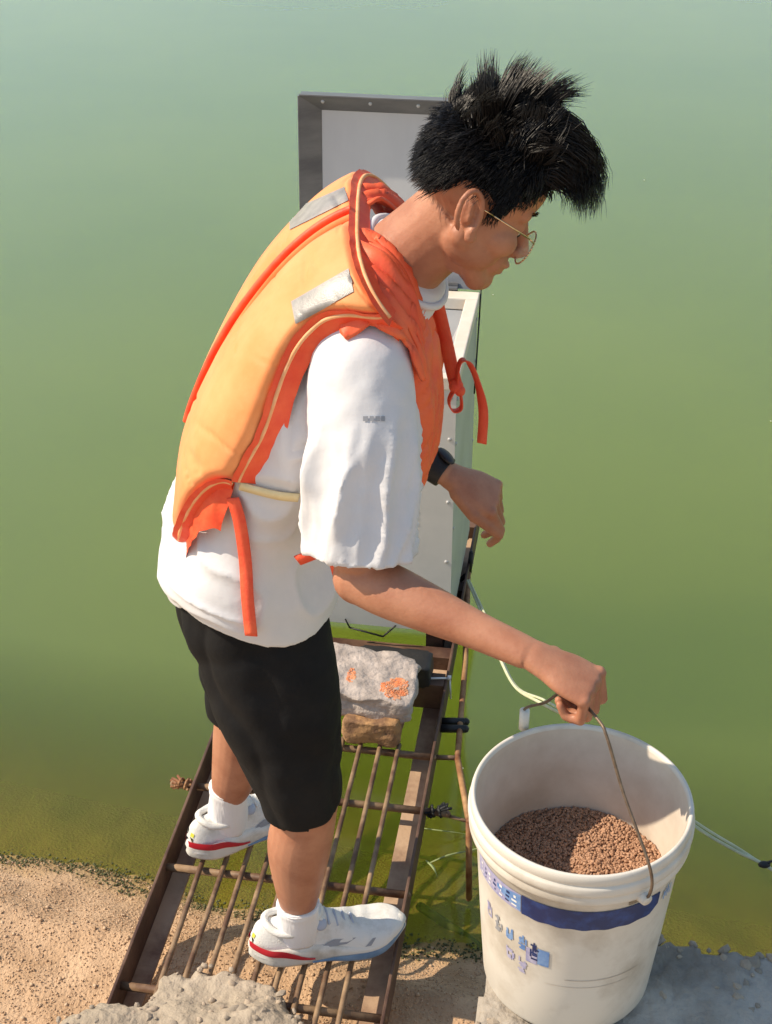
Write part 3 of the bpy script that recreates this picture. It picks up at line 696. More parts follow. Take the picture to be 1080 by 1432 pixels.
# bail: near pivot and far pivot, pulled upright by the hand
PN = Vector((BC.x + 0.068, BC.y - 0.136, 0.624)); PF = Vector((BC.x - 0.062, BC.y + 0.139, 0.650))
HB = Vector((0.262, 1.452, 0.842))        # where the fist closes on the wire
wdir = (PN - PF); wdir.z = 0; wdir.normalize()
on = Vector((0.068, -0.136, 0)).normalized()
pts = [PN + on * -.004, PN + on * .012 + Vector((0, 0, .012)), PN + on * .014 + Vector((-0.004, 0.002, .06)), PN.lerp(HB, .55) + wdir * .024 + UZ * .02, HB + wdir * 0.052 + UZ * -.012, HB + wdir * 0.03, HB - wdir * 0.03,
       HB - wdir * 0.055 + UZ * -.012, PF.lerp(HB, .5) - wdir * .028 + UZ * .02, PF - on * .014 + UZ * .05, PF - on * .012 + UZ * .01, PF - on * -.002]
obj('bail', pipe(pts, 0.0022, 8, 90), 'wire', bk)
for P_, s in ((PN, 1), (PF, -1)):
    obj('pivot_ear', MB().cone(P_ - on * (.006 * s), .011, P_ + on * (.010 * s), .008, 14, ball=False), 'bucket', bk)
obj('pivot_stain', wrap(-69, -58, .604, .616, .001, 8, 2), 'grime', body)
g0 = PF - on * .0125 + UZ * .028
obj('bail_sleeve', MB().cone(g0 - UZ * .012, .0075, g0 + UZ * .022, .0075, 12, ball=False), 'plastic_white', bk)

# ================================================================== CORD, REEDS
def cord(label, pts):
    mb = pipe(pts, 0.0032, 6, 60); pts2 = [p + Vector((0.004, 0.003, 0.006 * math.sin(i * 1.9))) for i, p in enumerate(pts)]
    mb2 = pipe(pts2, 0.0026, 6, 60); mb.add(mb2.V, mb2.F); return mb
A2 = at_z(654, 812, 0.02)
c1 = [A2, at_y(688, 890, 2.55), at_y(700, 922, 2.36), at_y(722, 962, 2.2), at_y(760, 985, 2.05), at_y(806, 1012, 1.95), at_y(885, 1085, 1.87), at_y(972, 1155, 1.80), at_y(1030, 1190, 1.77), at_y(1070, 1210, 1.75), at_y(1150, 1262, 1.70)]
cd = thing('cord', 'pale doubled cord slung from the bracket past the back of the bucket', 'cord', c1[0])
obj('strands', cord('c', c1), 'cord', cd)
kn = at_y(1069, 1209, 1.75); obj('knot', MB().sphere(kn, (.011, .007, .006), n=10, m=8).cone(kn, .004, kn + Vector((.012, 0, .008)), .002, 6), 'black_rubber', cd)
def blade(pts, w):
    n = 16; V = []; F = []
    for j in range(n):
        t = j / (n - 1); c, T, A, B, _, _ = frame_at([(*p, 0, 0) for p in pts], t, (0, .5, .8))
        hw = w * (math.sin(math.pi * (0.12 + 0.88 * t)) ** 0.7 if t < 1 else 0.02); s = T.cross(A)
        V += [c - s * hw, c + A * (hw * .35), c + s * hw, c - A * .0006]
    for j in range(n - 1):
        for i in range(4): F.append((j * 4 + i, j * 4 + (i + 1) % 4, j * 4 + 4 + (i + 1) % 4, j * 4 + 4 + i))
    return MB().add(V, F)
rd = thing('reed_plant', 'pale reed leaves floating on the water between walkway and bucket', 'reed', at_z(660, 1190, WATER_Z))
Z = WATER_Z + 0.006
for pts, w in (([(598, 1208), (630, 1195), (665, 1189)], .0055), ([(596, 1203), (606, 1213), (612, 1226)], .004), ([(590, 1158), (620, 1162), (652, 1166)], .004), ([(628, 1142), (645, 1148), (668, 1150)], .004), ([(660, 1188), (690, 1184), (720, 1190)], .005)):
    obj('leaf', blade([at_z(u, v, Z + (.012 if i == 1 else 0)) for i, (u, v) in enumerate(pts)], w), 'leaf', rd)

# ================================================================== PERSON
pr = thing('person', 'person in orange life vest, white shirt and black shorts lifting the bucket handle', 'person', (-0.2, 1.9, 0.0))

# ---- shirt torso keys: x, y, z, half depth, half width
TK = [(-0.210, 1.890, 0.712, 0.138, 0.186), (-0.216, 1.890, 0.80, 0.140, 0.188), (-0.200, 1.890, 0.90, 0.106, 0.174), (-0.172, 1.888, 1.00, 0.096, 0.172),
      (-0.126, 1.886, 1.09, 0.098, 0.176), (-0.074, 1.884, 1.17, 0.090, 0.178), (-0.028, 1.880, 1.226, 0.080, 0.172), (0.006, 1.872, 1.266, 0.072, 0.130), (0.038, 1.864, 1.302, 0.066, 0.070)]
# boxier shell that the stiff foam of the vest follows
VK = [(-0.210, 1.890, 0.712, 0.128, 0.180), (-0.200, 1.890, 0.80, 0.100, 0.172), (-0.196, 1.890, 0.90, 0.094, 0.172), (-0.172, 1.888, 1.00, 0.097, 0.172),
      (-0.126, 1.886, 1.09, 0.098, 0.174), (-0.074, 1.884, 1.17, 0.090, 0.176), (-0.026, 1.882, 1.228, 0.080, 0.176), (0.014, 1.880, 1.262, 0.070, 0.172), (0.050, 1.878, 1.290, 0.062, 0.168)]
SH_R = Vector((-0.030, 1.716, 1.208)); EL_R = Vector((-0.036, 1.622, 0.930)); WR_R = Vector((0.188, 1.500, 0.892))
SH_L = Vector((-0.016, 2.046, 1.212)); EL_L = Vector((-0.100, 2.090, 0.985)); WR_L = Vector((0.098, 1.985, 0.882))
X, Y = Vector((1, 0, 0)), Vector((0, 1, 0))

# ---- head frame
HE = Vector((0.098, 1.825, 1.402)); th, ps = R(33), R(13)
HF = Vector((math.cos(th) * math.cos(ps), math.cos(th) * math.sin(ps), -math.sin(th))); HR = Vector((math.sin(ps), -math.cos(ps), 0)); HU = HR.cross(HF).normalized()
HA = (HF, HR, HU)
def hp(f, r, u): return HE + HF * f + HR * r + HU * u

def limb(mb, keys, ref=(1, 0, 0), nr=24, n=40, dome=0.0): mb.tube(keys, ref, nr, n, dome=dome)

def hand(mb, wrist, F_, S_, curls, thumb, scale=1.0, spread=0.0):
    """F_: wrist to knuckles, S_: towards the thumb; the back of the hand is N_ (chosen by caller through S_ order)"""
    F_ = F_.normalized(); S_ = (S_ - F_ * S_.dot(F_)).normalized(); N_ = hand.N; N_ = (N_ - F_ * N_.dot(F_) - S_ * N_.dot(S_)).normalized()
    s = scale
    K = [(*(wrist - F_ * .012), .015 * s, .020 * s), (*wrist, .0178 * s, .0245 * s), (*(wrist + F_ * .022 * s), .0172 * s, .0285 * s), (*(wrist + F_ * .052 * s), .0160 * s, .0380 * s), (*(wrist + F_ * .088 * s), .0125 * s, .0395 * s)]
    mb.tube(K, N_, 22, 22, dome=.008)
    tips = []
    for (off, L3, r0), cu in zip(((.0295, (.043, .026, .021), .0093), (.0098, (.047, .030, .022), .0095), (-.0100, (.044, .028, .021), .0090), (-.0290, (.035, .021, .019), .0080)), curls):
        p = wrist + F_ * (.086 * s) + S_ * (off * s) ; a = 0.0; d = F_ + S_ * (off * spread); d.normalize()
        mb.sphere(p + N_ * .001, r0 * 1.16 * s, n=12, m=8)
        for l, da, k in zip(L3, cu, (1.0, .93, .84)):
            a += R(da); q = p + (d * math.cos(a) - N_ * math.sin(a)) * (l * s)
            mb.cone(p, r0 * k * s, q, r0 * (k - .09) * s, 12); p = q
        tips.append(p)
    p = wrist + F_ * (.022 * s) + S_ * (.022 * s) - N_ * .004
    for (f, sd_, nd), l, r in zip(thumb, (.046, .034, .028), (.0135, .0108, .0098)):
        q = p + (F_ * f + S_ * sd_ + N_ * nd).normalized() * (l * s); mb.cone(p, r * s, q, r * .88 * s, 12); p = q
    return tips

bd = MB()
# legs
limb(bd, [(-0.205, 1.815, 0.80, .074, .070), (-0.185, 1.80, 0.68, .074, .070), (-0.155, 1.78, 0.54, .066, .064), (-0.132, 1.764, 0.43, .056, .056), (-0.136, 1.764, 0.35, .053, .054), (-0.148, 1.767, 0.275, .055, .053), (-0.153, 1.770, 0.18, .042, .040), (-0.155, 1.772, 0.125, .032, .029), (-0.155, 1.772, 0.07, .028, .024)], dome=.02)
limb(bd, [(-0.220, 1.965, 0.80, .074, .070), (-0.232, 1.98, 0.68, .074, .070), (-0.252, 2.005, 0.54, .070, .070), (-0.262, 2.018, 0.43, .056, .056), (-0.262, 2.024, 0.35, .053, .053), (-0.270, 2.030, 0.275, .053, .052), (-0.290, 2.036, 0.18, .042, .040), (-0.303, 2.042, 0.125, .032, .029), (-0.308, 2.045, 0.07, .028, .024)], dome=.02)
# trunk, a little inside the shirt
limb(bd, [(k[0], k[1], k[2] + (.04 if i == 0 else 0), k[3] - .024, k[4] - .026) for i, k in enumerate(TK[:-1])] , nr=32, dome=.02)
# neck
limb(bd, [(-0.030, 1.875, 1.245, .07, .085), (0.012, 1.866, 1.286, .062, .070), (0.046, 1.856, 1.322, .058, .060), (0.078, 1.842, 1.356, .057, .056), (0.105, 1.830, 1.385, .056, .056)], ref=(0.6, 0, -0.8), n=24)
# right arm
def arm(sh, el, wr, hang):
    limb(bd, [(*sh, .052, .055), (*sh.lerp(el, .35), .047, .049), (*sh.lerp(el, .75), .040, .042), (*el.lerp(sh, .06), .038, .040)], dome=.02)
    bd.sphere(el, .0385)
    F_ = (wr - el)
    limb(bd, [(*el, .036, .038), (*(el + F_ * .18), .0375, .039), (*(el + F_ * .4), .0335, .034), (*(el + F_ * .7), .0255, .027), (*(el + F_ * .92), .0215, .026), (*wr, .0195, .0255)], ref=hang, dome=.01)
arm(SH_R, EL_R, WR_R, Vector((0.1, 0, 1)))
arm(SH_L, EL_L, WR_L, Vector((0.3, 0, 1)))
# right hand: palm down, fingers closed around the wire
hand.N = Vector((0.30, -0.36, 0.88))
hand(bd, WR_R + Vector((.006, -.003, .0)), Vector((0.86, -0.38, -0.32)), Vector((0.35, 0.90, 0.1)), [(62, 78, 58), (68, 82, 60), (72, 84, 62), (76, 86, 62)], [(.75, .30, -.55), (.55, -.35, -.75), (.25, -.8, -.45)], scale=1.0)
# left hand: relaxed, fingers hanging
hand.N = Vector((0.55, -0.45, 0.62))
hand(bd, WR_L + Vector((.004, 0, -.003)), Vector((0.86, -0.02, -0.50)), Vector((0.1, -0.85, -.5)), [(38, 34, 22), (44, 38, 24), (50, 42, 26), (56, 44, 28)], [(.85, .40, -.15), (.95, .0, -.22), (.9, -.12, -.42)], spread=.6)
# head
bd.sphere(hp(.014, 0, .050), (.086, .0745, .086), HA, 28, 18)
bd.sphere(hp(.040, 0, -.012), (.056, .0615, .078), HA, 24, 16)
bd.sphere(hp(.060, 0, .052), (.040, .056, .045), HA, 20, 12)
for s in (-1, 1):
    bd.cone(hp(.010, s * .048, -.034), .018, hp(.078, s * .016, -.082), .017)
    bd.sphere(hp(.035, s * .036, -.040), (.045, .024, .034), HA); bd.sphere(hp(.0775, s * .031, .0095), .0128)
    bd.sphere(hp(.058, s * .040, -.018), (.032, .026, .024), HA)
    bd.cone(hp(.083, s * .012, .026), .012, hp(.070, s * .046, .028), .012)
    bd.sphere(hp(.108, s * .0125, -.027), (.010, .009, .008), HA)
    # ear: shell, rim, lobe
    ea = (HF * .88 + HU * .35).normalized(); ev = HU * .92 - HF * .38; eo = HR * s
    ec = hp(-.008, s * .0745, .0)
    bd.sphere(ec - eo * .001, (.014, .027, .005), (ea, ev, eo * .9 - HF * .4)); bd.cone(ec + eo * .006 - HF * .002 + ev * .012, .0032, ec + eo * .006 - HF * .004 - ev * .012, .0032, 8)
    for k in range(16):
        a0, a1 = R(-60 + k * 19), R(-60 + (k + 1) * 19)
        q = lambda a: ec + eo * (.011 - .005 * math.cos(a)) - HF * .006 + ea * (.0175 * math.cos(a)) + ev * (.029 * math.sin(a) + .001)
        if k < 15: bd.cone(q(a0), .0046, q(a1), .0046, 8)
    bd.sphere(ec + eo * .006 - ev * .030 + ea * .004, (.009, .010, .006), (ea, ev, eo))
bd.sphere(hp(.084, 0, -.080), (.024, .026, .020), HA); bd.sphere(hp(.045, 0, -.062), (.050, .040, .030), HA)
bd.cone(hp(.094, 0, .016), .009, hp(.117, 0, -.019), .0115); bd.sphere(hp(.118, 0, -.021), .0125)
bd.sphere(hp(.102, 0, -.047), (.013, .025, .007), HA); bd.sphere(hp(.099, 0, -.059), (.013, .021, .0075), HA); bd.sphere(hp(.082, 0, -.050), (.026, .034, .026), HA)
bme = remesh(bd, 0.0028, 6, 0.5)
body_o = obj('body', bme, 'skin', pr)
for s in (-1, 1):
    e = obj('eye', MB().sphere(hp(.0765, s * .031, .005), .0118), 'plastic_white', pr)
    obj('iris', MB().sphere(hp(.0865, s * .031, .000), (.0035, .005, .005), HA), 'dark', e)
    mb = MB()
    for k in range(40):
        t = rnd.random(); p = hp(.097 - .022 * t * t, s * (.014 + .036 * t), .030 + .004 * math.sin(3 * t) + rnd.uniform(-.003, .003)); mb.cone(p, .0007, p + HR * (s * .008) + HU * .002, .0002, 5, ball=False)
    obj('eyebrow', mb, 'hair', pr)

# ---- hair: thick base plus thousands of tapered strands
def sstep(a, b, x): x = max(0, min(1, (x - a) / (b - a))); return x * x * (3 - 2 * x)
def scalp(d):      # d: direction in head axes (f, r, u) -> point on the skull
    c = Vector((.014, 0, .050)); k = 1 / math.sqrt((d.x / .087) ** 2 + (d.y / .0755) ** 2 + (d.z / .087) ** 2); return c + d * k
def hairline(p):   # >0 where hair grows
    f, r, u = p; side = abs(r)
    front = .094 - 0.0 * u
    low = -.042 + .008 * sstep(-.06, -.03, f) + sstep(-.060, -.030, f) * .064 - sstep(.0, .015, f) * .010 + sstep(.0, .055, f) * .022 + sstep(.05, .09, f) * .050   # nape, above the ear, temple, forehead
    if .015 < f < .036: low -= .028
    return u - low
def thick(p):
    f, r, u = p; top = sstep(.045, .125, u)
    return .002 + .004 * sstep(-.02, .06, u) + (.004 + .022 * sstep(-.045, .05, f)) * top 
hm = MB(); N1, N2 = 72, 44; idx = {}; V = []; F = []
for j in range(N2 + 1):
    for i in range(N1):
        t, p_ = math.pi * j / N2, 2 * math.pi * i / N1
        d = Vector((math.sin(t) * math.cos(p_), math.sin(t) * math.sin(p_), math.cos(t))); p = scalp(d); h = hairline(p)
        k = sstep(-.006, .012, h); off = -.006 + (thick(p) + .006) * k + .003 * k * noise.noise(p * 90)
        q = p + d * off; V.append(hp(*q)); idx[(j, i)] = h
for j in range(N2):
    for i in range(N1):
        a, b = (j, i), (j, (i + 1) % N1)
        if max(idx[a], idx[b], idx[(j + 1, i)], idx[(j + 1, (i + 1) % N1)]) > -.006: F.append((j * N1 + i, j * N1 + (i + 1) % N1, (j + 1) * N1 + (i + 1) % N1, (j + 1) * N1 + i))
hr = obj('hair', MB().add(V, F), 'hair_base', pr)
sv = []; sf = []
def strand(root, d0, d1, L, r):
    """root, first and last direction in head axes"""
    n = 5; p = Vector(root); o = len(sv); jit = Vector((rnd.gauss(0, .12), rnd.gauss(0, .12), rnd.gauss(0, .12)))
    for j in range(n):
        t = j / (n - 1); d = (d0.lerp(d1, t) + jit * t).normalized(); A = d.orthogonal().normalized(); B = d.cross(A); rr = r * (1 - t) ** 0.7 + .00006
        for i in range(3):
            a = 2.094 * i; sv.append(hp(*(p + A * (rr * math.cos(a)) + B * (rr * math.sin(a)))))
        p = p + d * (L / (n - 1))
    for j in range(n - 1):
        for i in range(3): sf.append((o + j * 3 + i, o + j * 3 + (i + 1) % 3, o + j * 3 + 3 + (i + 1) % 3, o + j * 3 + 3 + i))
cnt = 0
tufts = []
for k_ in range(120):
    d = Vector((rnd.gauss(0, 1), rnd.gauss(0, 1), rnd.gauss(.8, .8))).normalized(); p = scalp(d)
    tufts.append((p, Vector((rnd.gauss(.25, .5), rnd.gauss(0, .5), rnd.gauss(.55, .35))), rnd.uniform(.55, 1.2) if rnd.random() < .75 else rnd.uniform(1.4, 1.9)))
while cnt < 15000:
    d = Vector((rnd.gauss(0, 1), rnd.gauss(0, 1), rnd.gauss(.35, 1))).normalized(); p = scalp(d); h = hairline(p)
    if h < -.004: continue
    f, r, u = p; top = sstep(.055, .120, u); fr = sstep(.015, .062, f) * sstep(.055, .10, u); cl = noise.noise(p * 38); cl2 = noise.noise(p * 38 + Vector((5, 5, 5)))
    tk = thick(p); k = sstep(0, .05, h)
    tp_, td, tl = min(tufts, key=lambda t_: (t_[0] - p).length_squared); pull = (tp_ - p) * 9
    fl = Vector((-.25 + .3 * cl, .3 * cl2, -1)); side0, side1 = (d * .5 + fl * .8).normalized(), (d * .12 + fl).normalized(); Ls = (.005 + .017 * k) * rnd.uniform(.5, 1.2)
    cr0 = (d * .9 + td * .5).normalized(); cr1 = (d * .2 + td + pull).normalized()
    Lc = rnd.uniform(.013, .028) * tl * (1.25 if -.05 < f < .03 else .8)
    fr0 = (Vector((.95, .25 * r / .07, .20)) + pull * .4 + td * .08).normalized(); fr1 = (Vector((.22, .10 * r / .07, -1.2)) + pull * .7 + td * .05).normalized(); Lf = rnd.uniform(.044, .084) * (.75 + .3 * tl) * (1 - .2 * sstep(.03, .06, abs(r)))
    w = rnd.uniform(-.22, .22)
    if fr + w > .45: d0, d1, L = fr0, fr1, Lf
    elif top + w > .45: d0, d1, L = cr0, cr1, Lc
    elif top + w > .15: d0, d1, L = side0.lerp(cr0, .4), side1.lerp(cr1, .25), (Ls + Lc) / 2
    else: d0, d1, L = side0, side1, Ls
    strand(p + d * (tk * rnd.uniform(.45, .98)), d0, d1, L, rnd.uniform(.0004, .0010)); cnt += 1
obj('hair_strands', MB().add(sv, sf), 'hair', hr)

# ---- glasses
gl = obj('glasses', MB(), 'gold', pr) if False else None
gmb = MB()
def ring3(c, a, b, rx, ry, r, n=32):
    V = []; F = []; K = []
    for k in range(n):
        t0, t1 = 2 * math.pi * k / n, 2 * math.pi * (k + 1) / n
        gmb.cone(c + a * (rx * math.cos(t0)) + b * (ry * math.sin(t0)), r, c + a * (rx * math.cos(t1)) + b * (ry * math.sin(t1)), r, 6, ball=False)
GF = .108
lens_c = []
for s in (-1, 1):
    c = hp(GF - .002, s * .034, -.010); lens_c.append(c); ring3(c, (HR * .97 - HF * (.2 * s)).normalized(), HU, .029, .024, .0012)
    pts = [hp(GF - .008, s * .060, .004), hp(.085, s * .071, .008), hp(.02, s * .079, .012), hp(-.006, s * .077, .012), hp(-.016, s * .070, -.004)]
    for a, b in zip(pts[:-1], pts[1:]): gmb.cone(a, .0012, b, .0012, 6)
gmb.cone(hp(GF, -.009, .002), .0011, hp(GF, .009, .002), .0011, 6)
gl = obj('glasses', gmb, 'gold', pr)
gmat = bpy.data.materials.new('lens_glass'); gmat.use_nodes = True
_b = gmat.node_tree.nodes['Principled BSDF']; _b.inputs['Base Color'].default_value = (.9, .93, .92, 1); _b.inputs['Roughness'].default_value = .02; _b.inputs['Alpha'].default_value = .18
M['lens'] = gmat
for s, c in zip((-1, 1), lens_c):
    obj('lens', MB().sphere(c, (.0285, .0235, .0012), ((HR * .97 - HF * (.2 * s)).normalized(), HU, HF), 24, 8), 'lens', gl)

# ---- shirt: trunk and sleeves grown together
sm = MB()
sm.tube(TK, X, 48, 60, dome=0)
for sh, el, y2 in ((SH_R, EL_R, -1), (SH_L, EL_L, 1)):
    e = sh.lerp(el, .90)
    o1 = Vector((-.012, 0.0, 0)) if y2 < 0 else Vector((0, 0, 0))
    K = [(*(sh + Vector((-.02, -y2 * .07, -.005))), .060, .070), (*(sh + Vector((-.004, y2 * -.014, .0))), .070, .064), (*sh.lerp(el, .30), .078, .068), (*sh.lerp(el, .62), .076, .068), (*e, .071, .064)]
    K[3] = (K[3][0] + .002,) + K[3][1:]
    sm.tube(K, X, 36, 40, dome=0)
sme = remesh(sm, 0.0055, 10, 0.5)
def fold(p):
    x, y, z = p; v = Vector(p); d = 0
    t = (SH_R.z - z) / (SH_R.z - EL_R.z); c = SH_R.lerp(EL_R, max(0, min(1, t)))
    if math.hypot(x - c.x, y - c.y) < .105 and z > .93 and y < 1.79 - .08 * sstep(.2, .5, t) + .08 * sstep(.5, .6, t):
        a = math.atan2(y - c.y, x - c.x)
        w = sstep(.05, .5, t)
        for kf, ph, am in ((4, .4, .0056), (6, 2.1, .0022), (3, 4.0, .0050)):
            q = math.sin(kf * a + ph + 2.2 * t + 1.6 * noise.noise(Vector((a * .8, t * 2.2, kf)))); d += am * w * (1 - abs(q)) ** 1.5 * 2
        d += .005 * noise.noise(Vector((x * 9, y * 9, z * 9))) + .0015 * noise.noise(v * 45) - .006 * w
        d += .0028 * sstep(.80, .84, t)                                  # doubled hem
    else:
        w = sstep(1.24, 1.10, z) * sstep(.716, .80, z)
        for sc_, am in ((5.0, .014), (9.0, .007)):
            q = noise.noise(Vector((x * sc_ + z * sc_ * .8, y * sc_ * 1.4, z * sc_ * .7 - x * sc_ * .6))); d += am * w * ((1 - abs(q) * 2) ** 3 if abs(q) < .5 else 0)
        d += .003 * noise.noise(v * 14) * w
    return d
displace(sme, fold)
co = np.empty(len(sme.vertices) * 3); sme.vertices.foreach_get('co', co); co = co.reshape(-1, 3)
aa = np.degrees(np.arctan2(-(co[:, 1] - 1.89) / .186, -(co[:, 0] + .21) / .138)); wz = np.clip((.86 - co[:, 2]) / .148, 0, 1) ** 1.3
co[:, 2] += np.interp(aa, [-40, 0, 25, 45, 70, 90, 115, 140], [0, .005, .045, .070, .060, .042, .012, 0]) * wz      # hem rides up at the hip
sme.vertices.foreach_set('co', co.ravel()); sme.update()
shirt = obj('shirt', sme, 'shirt', pr)
bvhs = BVHTree.FromPolygons([v.co for v in sme.vertices], [p.vertices for p in sme.polygons])
# hem seam of the near sleeve and small mark on it
mk = MB()
def patch(bvh, quad, nu, nv, off, th=.001):
    """thin cloth patch laid on a surface; quad of picture corners, projected on to the real surface"""
    V = []; 
    for j in range(nv + 1):
        for i in range(nu + 1):
            a, b = i / nu, j / nv
            u = (quad[0][0] * (1 - a) + quad[1][0] * a) * (1 - b) + (quad[3][0] * (1 - a) + quad[2][0] * a) * b
            v = (quad[0][1] * (1 - a) + quad[1][1] * a) * (1 - b) + (quad[3][1] * (1 - a) + quad[2][1] * a) * b
            h = cast(bvh, u, v)
            V.append(h[0] + h[1] * off if h[0] else None)
    F = []
    for j in range(nv):
        for i in range(nu):
            q = (j * (nu + 1) + i, j * (nu + 1) + i + 1, (j + 1) * (nu + 1) + i + 1, (j + 1) * (nu + 1) + i)
            if all(V[k] is not None for k in q): F.append(q)
    V = [v if v is not None else Vector((0, 0, -5)) for v in V]
    used = sorted({k for f in F for k in f}); mp = {k: i for i, k in enumerate(used)}
    return MB().add([V[k] for k in used], [tuple(mp[k] for k in f) for f in F])
for u0, u1 in ((508, 515), (517, 523), (525, 531), (533, 538)):
    p = patch(bvhs, ((u0, 582), (u1, 582), (u1, 589), (u0, 589)), 3, 3, .0012); mk.add(p.V, p.F)
obj('sleeve_print', mk, 'shoe_grey', shirt)
hemK = []
eh = SH_R.lerp(EL_R, .86)

# collar band
ck = MB(); 
cK = []
for k in range(33):
    a = 2 * math.pi * k / 32; c, T, A, B, ra, rb = frame_at(TK, .972, X); cK.append(c + A * ((ra + .002) * math.cos(a)) + B * ((rb + .002) * math.sin(a)))
ck = pipe(cK, .0055, 8, 130)
obj('collar', ck, 'shirt', shirt)

# ---- shorts
so = MB()
so.tube([(-0.212, 1.89, 0.86, .100, .150), (-0.214, 1.89, 0.78, .121, .164), (-0.212, 1.89, 0.70, .124, .170), (-0.205, 1.888, 0.64, .100, .160)], X, 40, 24, dome=.02)
so.tube([(-0.205, 1.815, 0.76, .100, .084), (-0.188, 1.800, 0.66, .106, .092), (-0.168, 1.782, 0.55, .100, .092), (-0.150, 1.770, 0.45, .078, .082), (-0.140, 1.766, 0.372, .066, .074)], X, 36, 36, dome=-.05)
so.tube([(-0.218, 1.965, 0.76, .100, .084), (-0.232, 1.980, 0.66, .098, .092), (-0.244, 1.995, 0.55, .088, .090), (-0.254, 2.008, 0.45, .076, .082), (-0.260, 2.018, 0.370, .068, .076)], X, 36, 36, dome=-.05)
some = remesh(so, 0.0055, 8, 0.5)
displace(some, lambda p: .009 * (abs(noise.noise(Vector((p[0] * 14 + p[2] * 4, p[1] * 12, p[2] * 7)))) * 1.5 - .3) + .003 * noise.noise(Vector(p) * 26))
obj('shorts', some, 'shorts', pr)

# ---- life vest
def lean_z(y, s): return (y - 1.60) * .085 * sstep(.3, .75, s)      # right shoulder dropped towards the bucket
def torso(s, phi, off):
    """phi 0 = front, 90 = his right side (towards -Y), 180 = back"""
    c, T, A, B, ra, rb = frame_at(VK, s, X); a = R(phi); e = 3.2
    co, si = math.cos(a), math.sin(a); cc_, ss_ = math.copysign(abs(co) ** (2 / e), co), math.copysign(abs(si) ** (2 / e), si)
    n = A * (math.copysign(abs(cc_) ** (e - 1), co) / ra) - Y * (math.copysign(abs(ss_) ** (e - 1), si) / rb); n.normalize()
    q = c + A * (ra * cc_) - Y * (rb * ss_) + n * off; q.z += lean_z(q.y, s); return q, n
def foam(ph, sb, st, o_in, o_out, nu=48, nv=100, fat=.45, wr=.004, seed=1.0, seam=None):
    """padded panel; ph(v) -> (phi0, phi1); sb(u), st(u) -> spine parameter at its lower and upper edge"""
    V = []; F = []
    for side in (1, 0):
        for j in range(nv + 1):
            v = j / nv
            for i in range(nu + 1):
                u = i / nu; p0, p1 = ph(v); phi = p0 + (p1 - p0) * u; s = sb(u) + (st(u) - sb(u)) * v
                e = min(u, 1 - u) * 2; ev = min(v, 1 - v) * 2; pil = (sstep(0, fat * .45, e) ** .6) * (sstep(0, fat * .22, ev) ** .6)
                off = o_in + ((o_out - o_in) * (.55 + .45 * pil) if side else 0)
                if side: 
                    q, n = torso(s, phi, 0); a_ = noise.noise(Vector((q.x * 16 + q.z * 24, q.y * 7, q.z * 4 - q.x * 4)) + Vector((seed, 0, 0))); b_n = noise.noise(q * 21 + Vector((0, seed, 0))); c_ = noise.noise(Vector((q.x * 5, q.y * 34, q.z * 5)) + Vector((seed, 2, 0))); off += wr * (.8 * noise.noise(q * 7 + Vector((seed, 0, 0))) - .55 * math.exp(-(a_ / .05) ** 2) * sstep(-.1, .25, b_n) - .3 * abs(c_)) 
                q, n = torso(s, phi, off); V.append(q)
    W = nu + 1; O = W * (nv + 1)
    for j in range(nv):
        for i in range(nu):
            a = j * W + i; F.append((a, a + 1, a + W + 1, a + W)); F.append((O + a, O + a + W, O + a + W + 1, O + a + 1))
    for i in range(nu): F.append((i, O + i, O + i + 1, i + 1)); a = nv * W + i; F.append((a, a + 1, O + a + 1, O + a))
    for j in range(nv): a = j * W; F.append((a, a + W, O + a + W, O + a)); a += nu; F.append((a, O + a, O + a + W, a + W))
    return MB().add(V, F)
def near_phi(v): return 106 + 18 * sstep(.15, .6, v) - 22 * sstep(.65, 1, v)
S_TOP = .885
sbN = lambda u: .40 - .19 * sstep(.0, .85, u)      # near panel: lower edge drops towards the middle of the back
sbF = lambda u: .21 + .19 * sstep(.15, 1, u)
vt = obj('life_vest', foam(lambda v: (near_phi(v) + 2, 358 - near_phi(v)), lambda u: .415 - .19 * math.sin(math.pi * u), lambda u: S_TOP - .004, .0012, .0034, wr=0.0), 'vest_edge', pr)      # inner lining that carries the panels
pn = obj('back_panel', foam(lambda v: (near_phi(v), 179.2), sbN, lambda u: S_TOP, .004, .035, wr=.006), 'vest', vt)
pf = obj('back_panel', foam(lambda v: (180.8, 360 - near_phi(v)), sbF, lambda u: S_TOP, .004, .035, wr=.006, seed=4), 'vest', vt)
# seam between the two panels, edge band and piping along the near armhole and the top
def path(f, n=50): return [f(k / (n - 1)) for k in range(n)]
obj('seam', pipe(path(lambda t: torso(.36 + (S_TOP - .36) * t, 180, .033)[0], 40), .0055, 8, 120), 'vest_edge', vt)
def near_edge(t, off, dphi=0):
    s = sbN(0) + (S_TOP - sbN(0)) * t; return torso(s, near_phi(t) + dphi, off)[0]
def strip(f0, f1, n=60, th=.0):
    V = []; F = []
    for k in range(n):
        t = k / (n - 1); V += [f0(t), f1(t)]
    for k in range(n - 1): F.append((2 * k, 2 * k + 1, 2 * k + 3, 2 * k + 2))
    return MB().add(V, F)
def band(f0, f1, n=90, m=8, wav=.0014):
    V = []; F = []
    for k in range(n):
        t = k / (n - 1); a, b = f0(t), f1(t)
        for j in range(m + 1):
            p = a.lerp(b, j / m); p = p + Vector((noise.noise(p * 60), noise.noise(p * 60 + Vector((7, 0, 0))), noise.noise(p * 60 + Vector((0, 7, 0))))) * wav; V.append(p)
    for k in range(n - 1):
        for j in range(m): a = k * (m + 1) + j; F.append((a, a + 1, a + m + 2, a + m + 1))
    return MB().add(V, F)
obj('armhole_band', band(lambda t: near_edge(t, .028, 1.0), lambda t: near_edge(t, .004, -14)), 'vest_edge', vt)
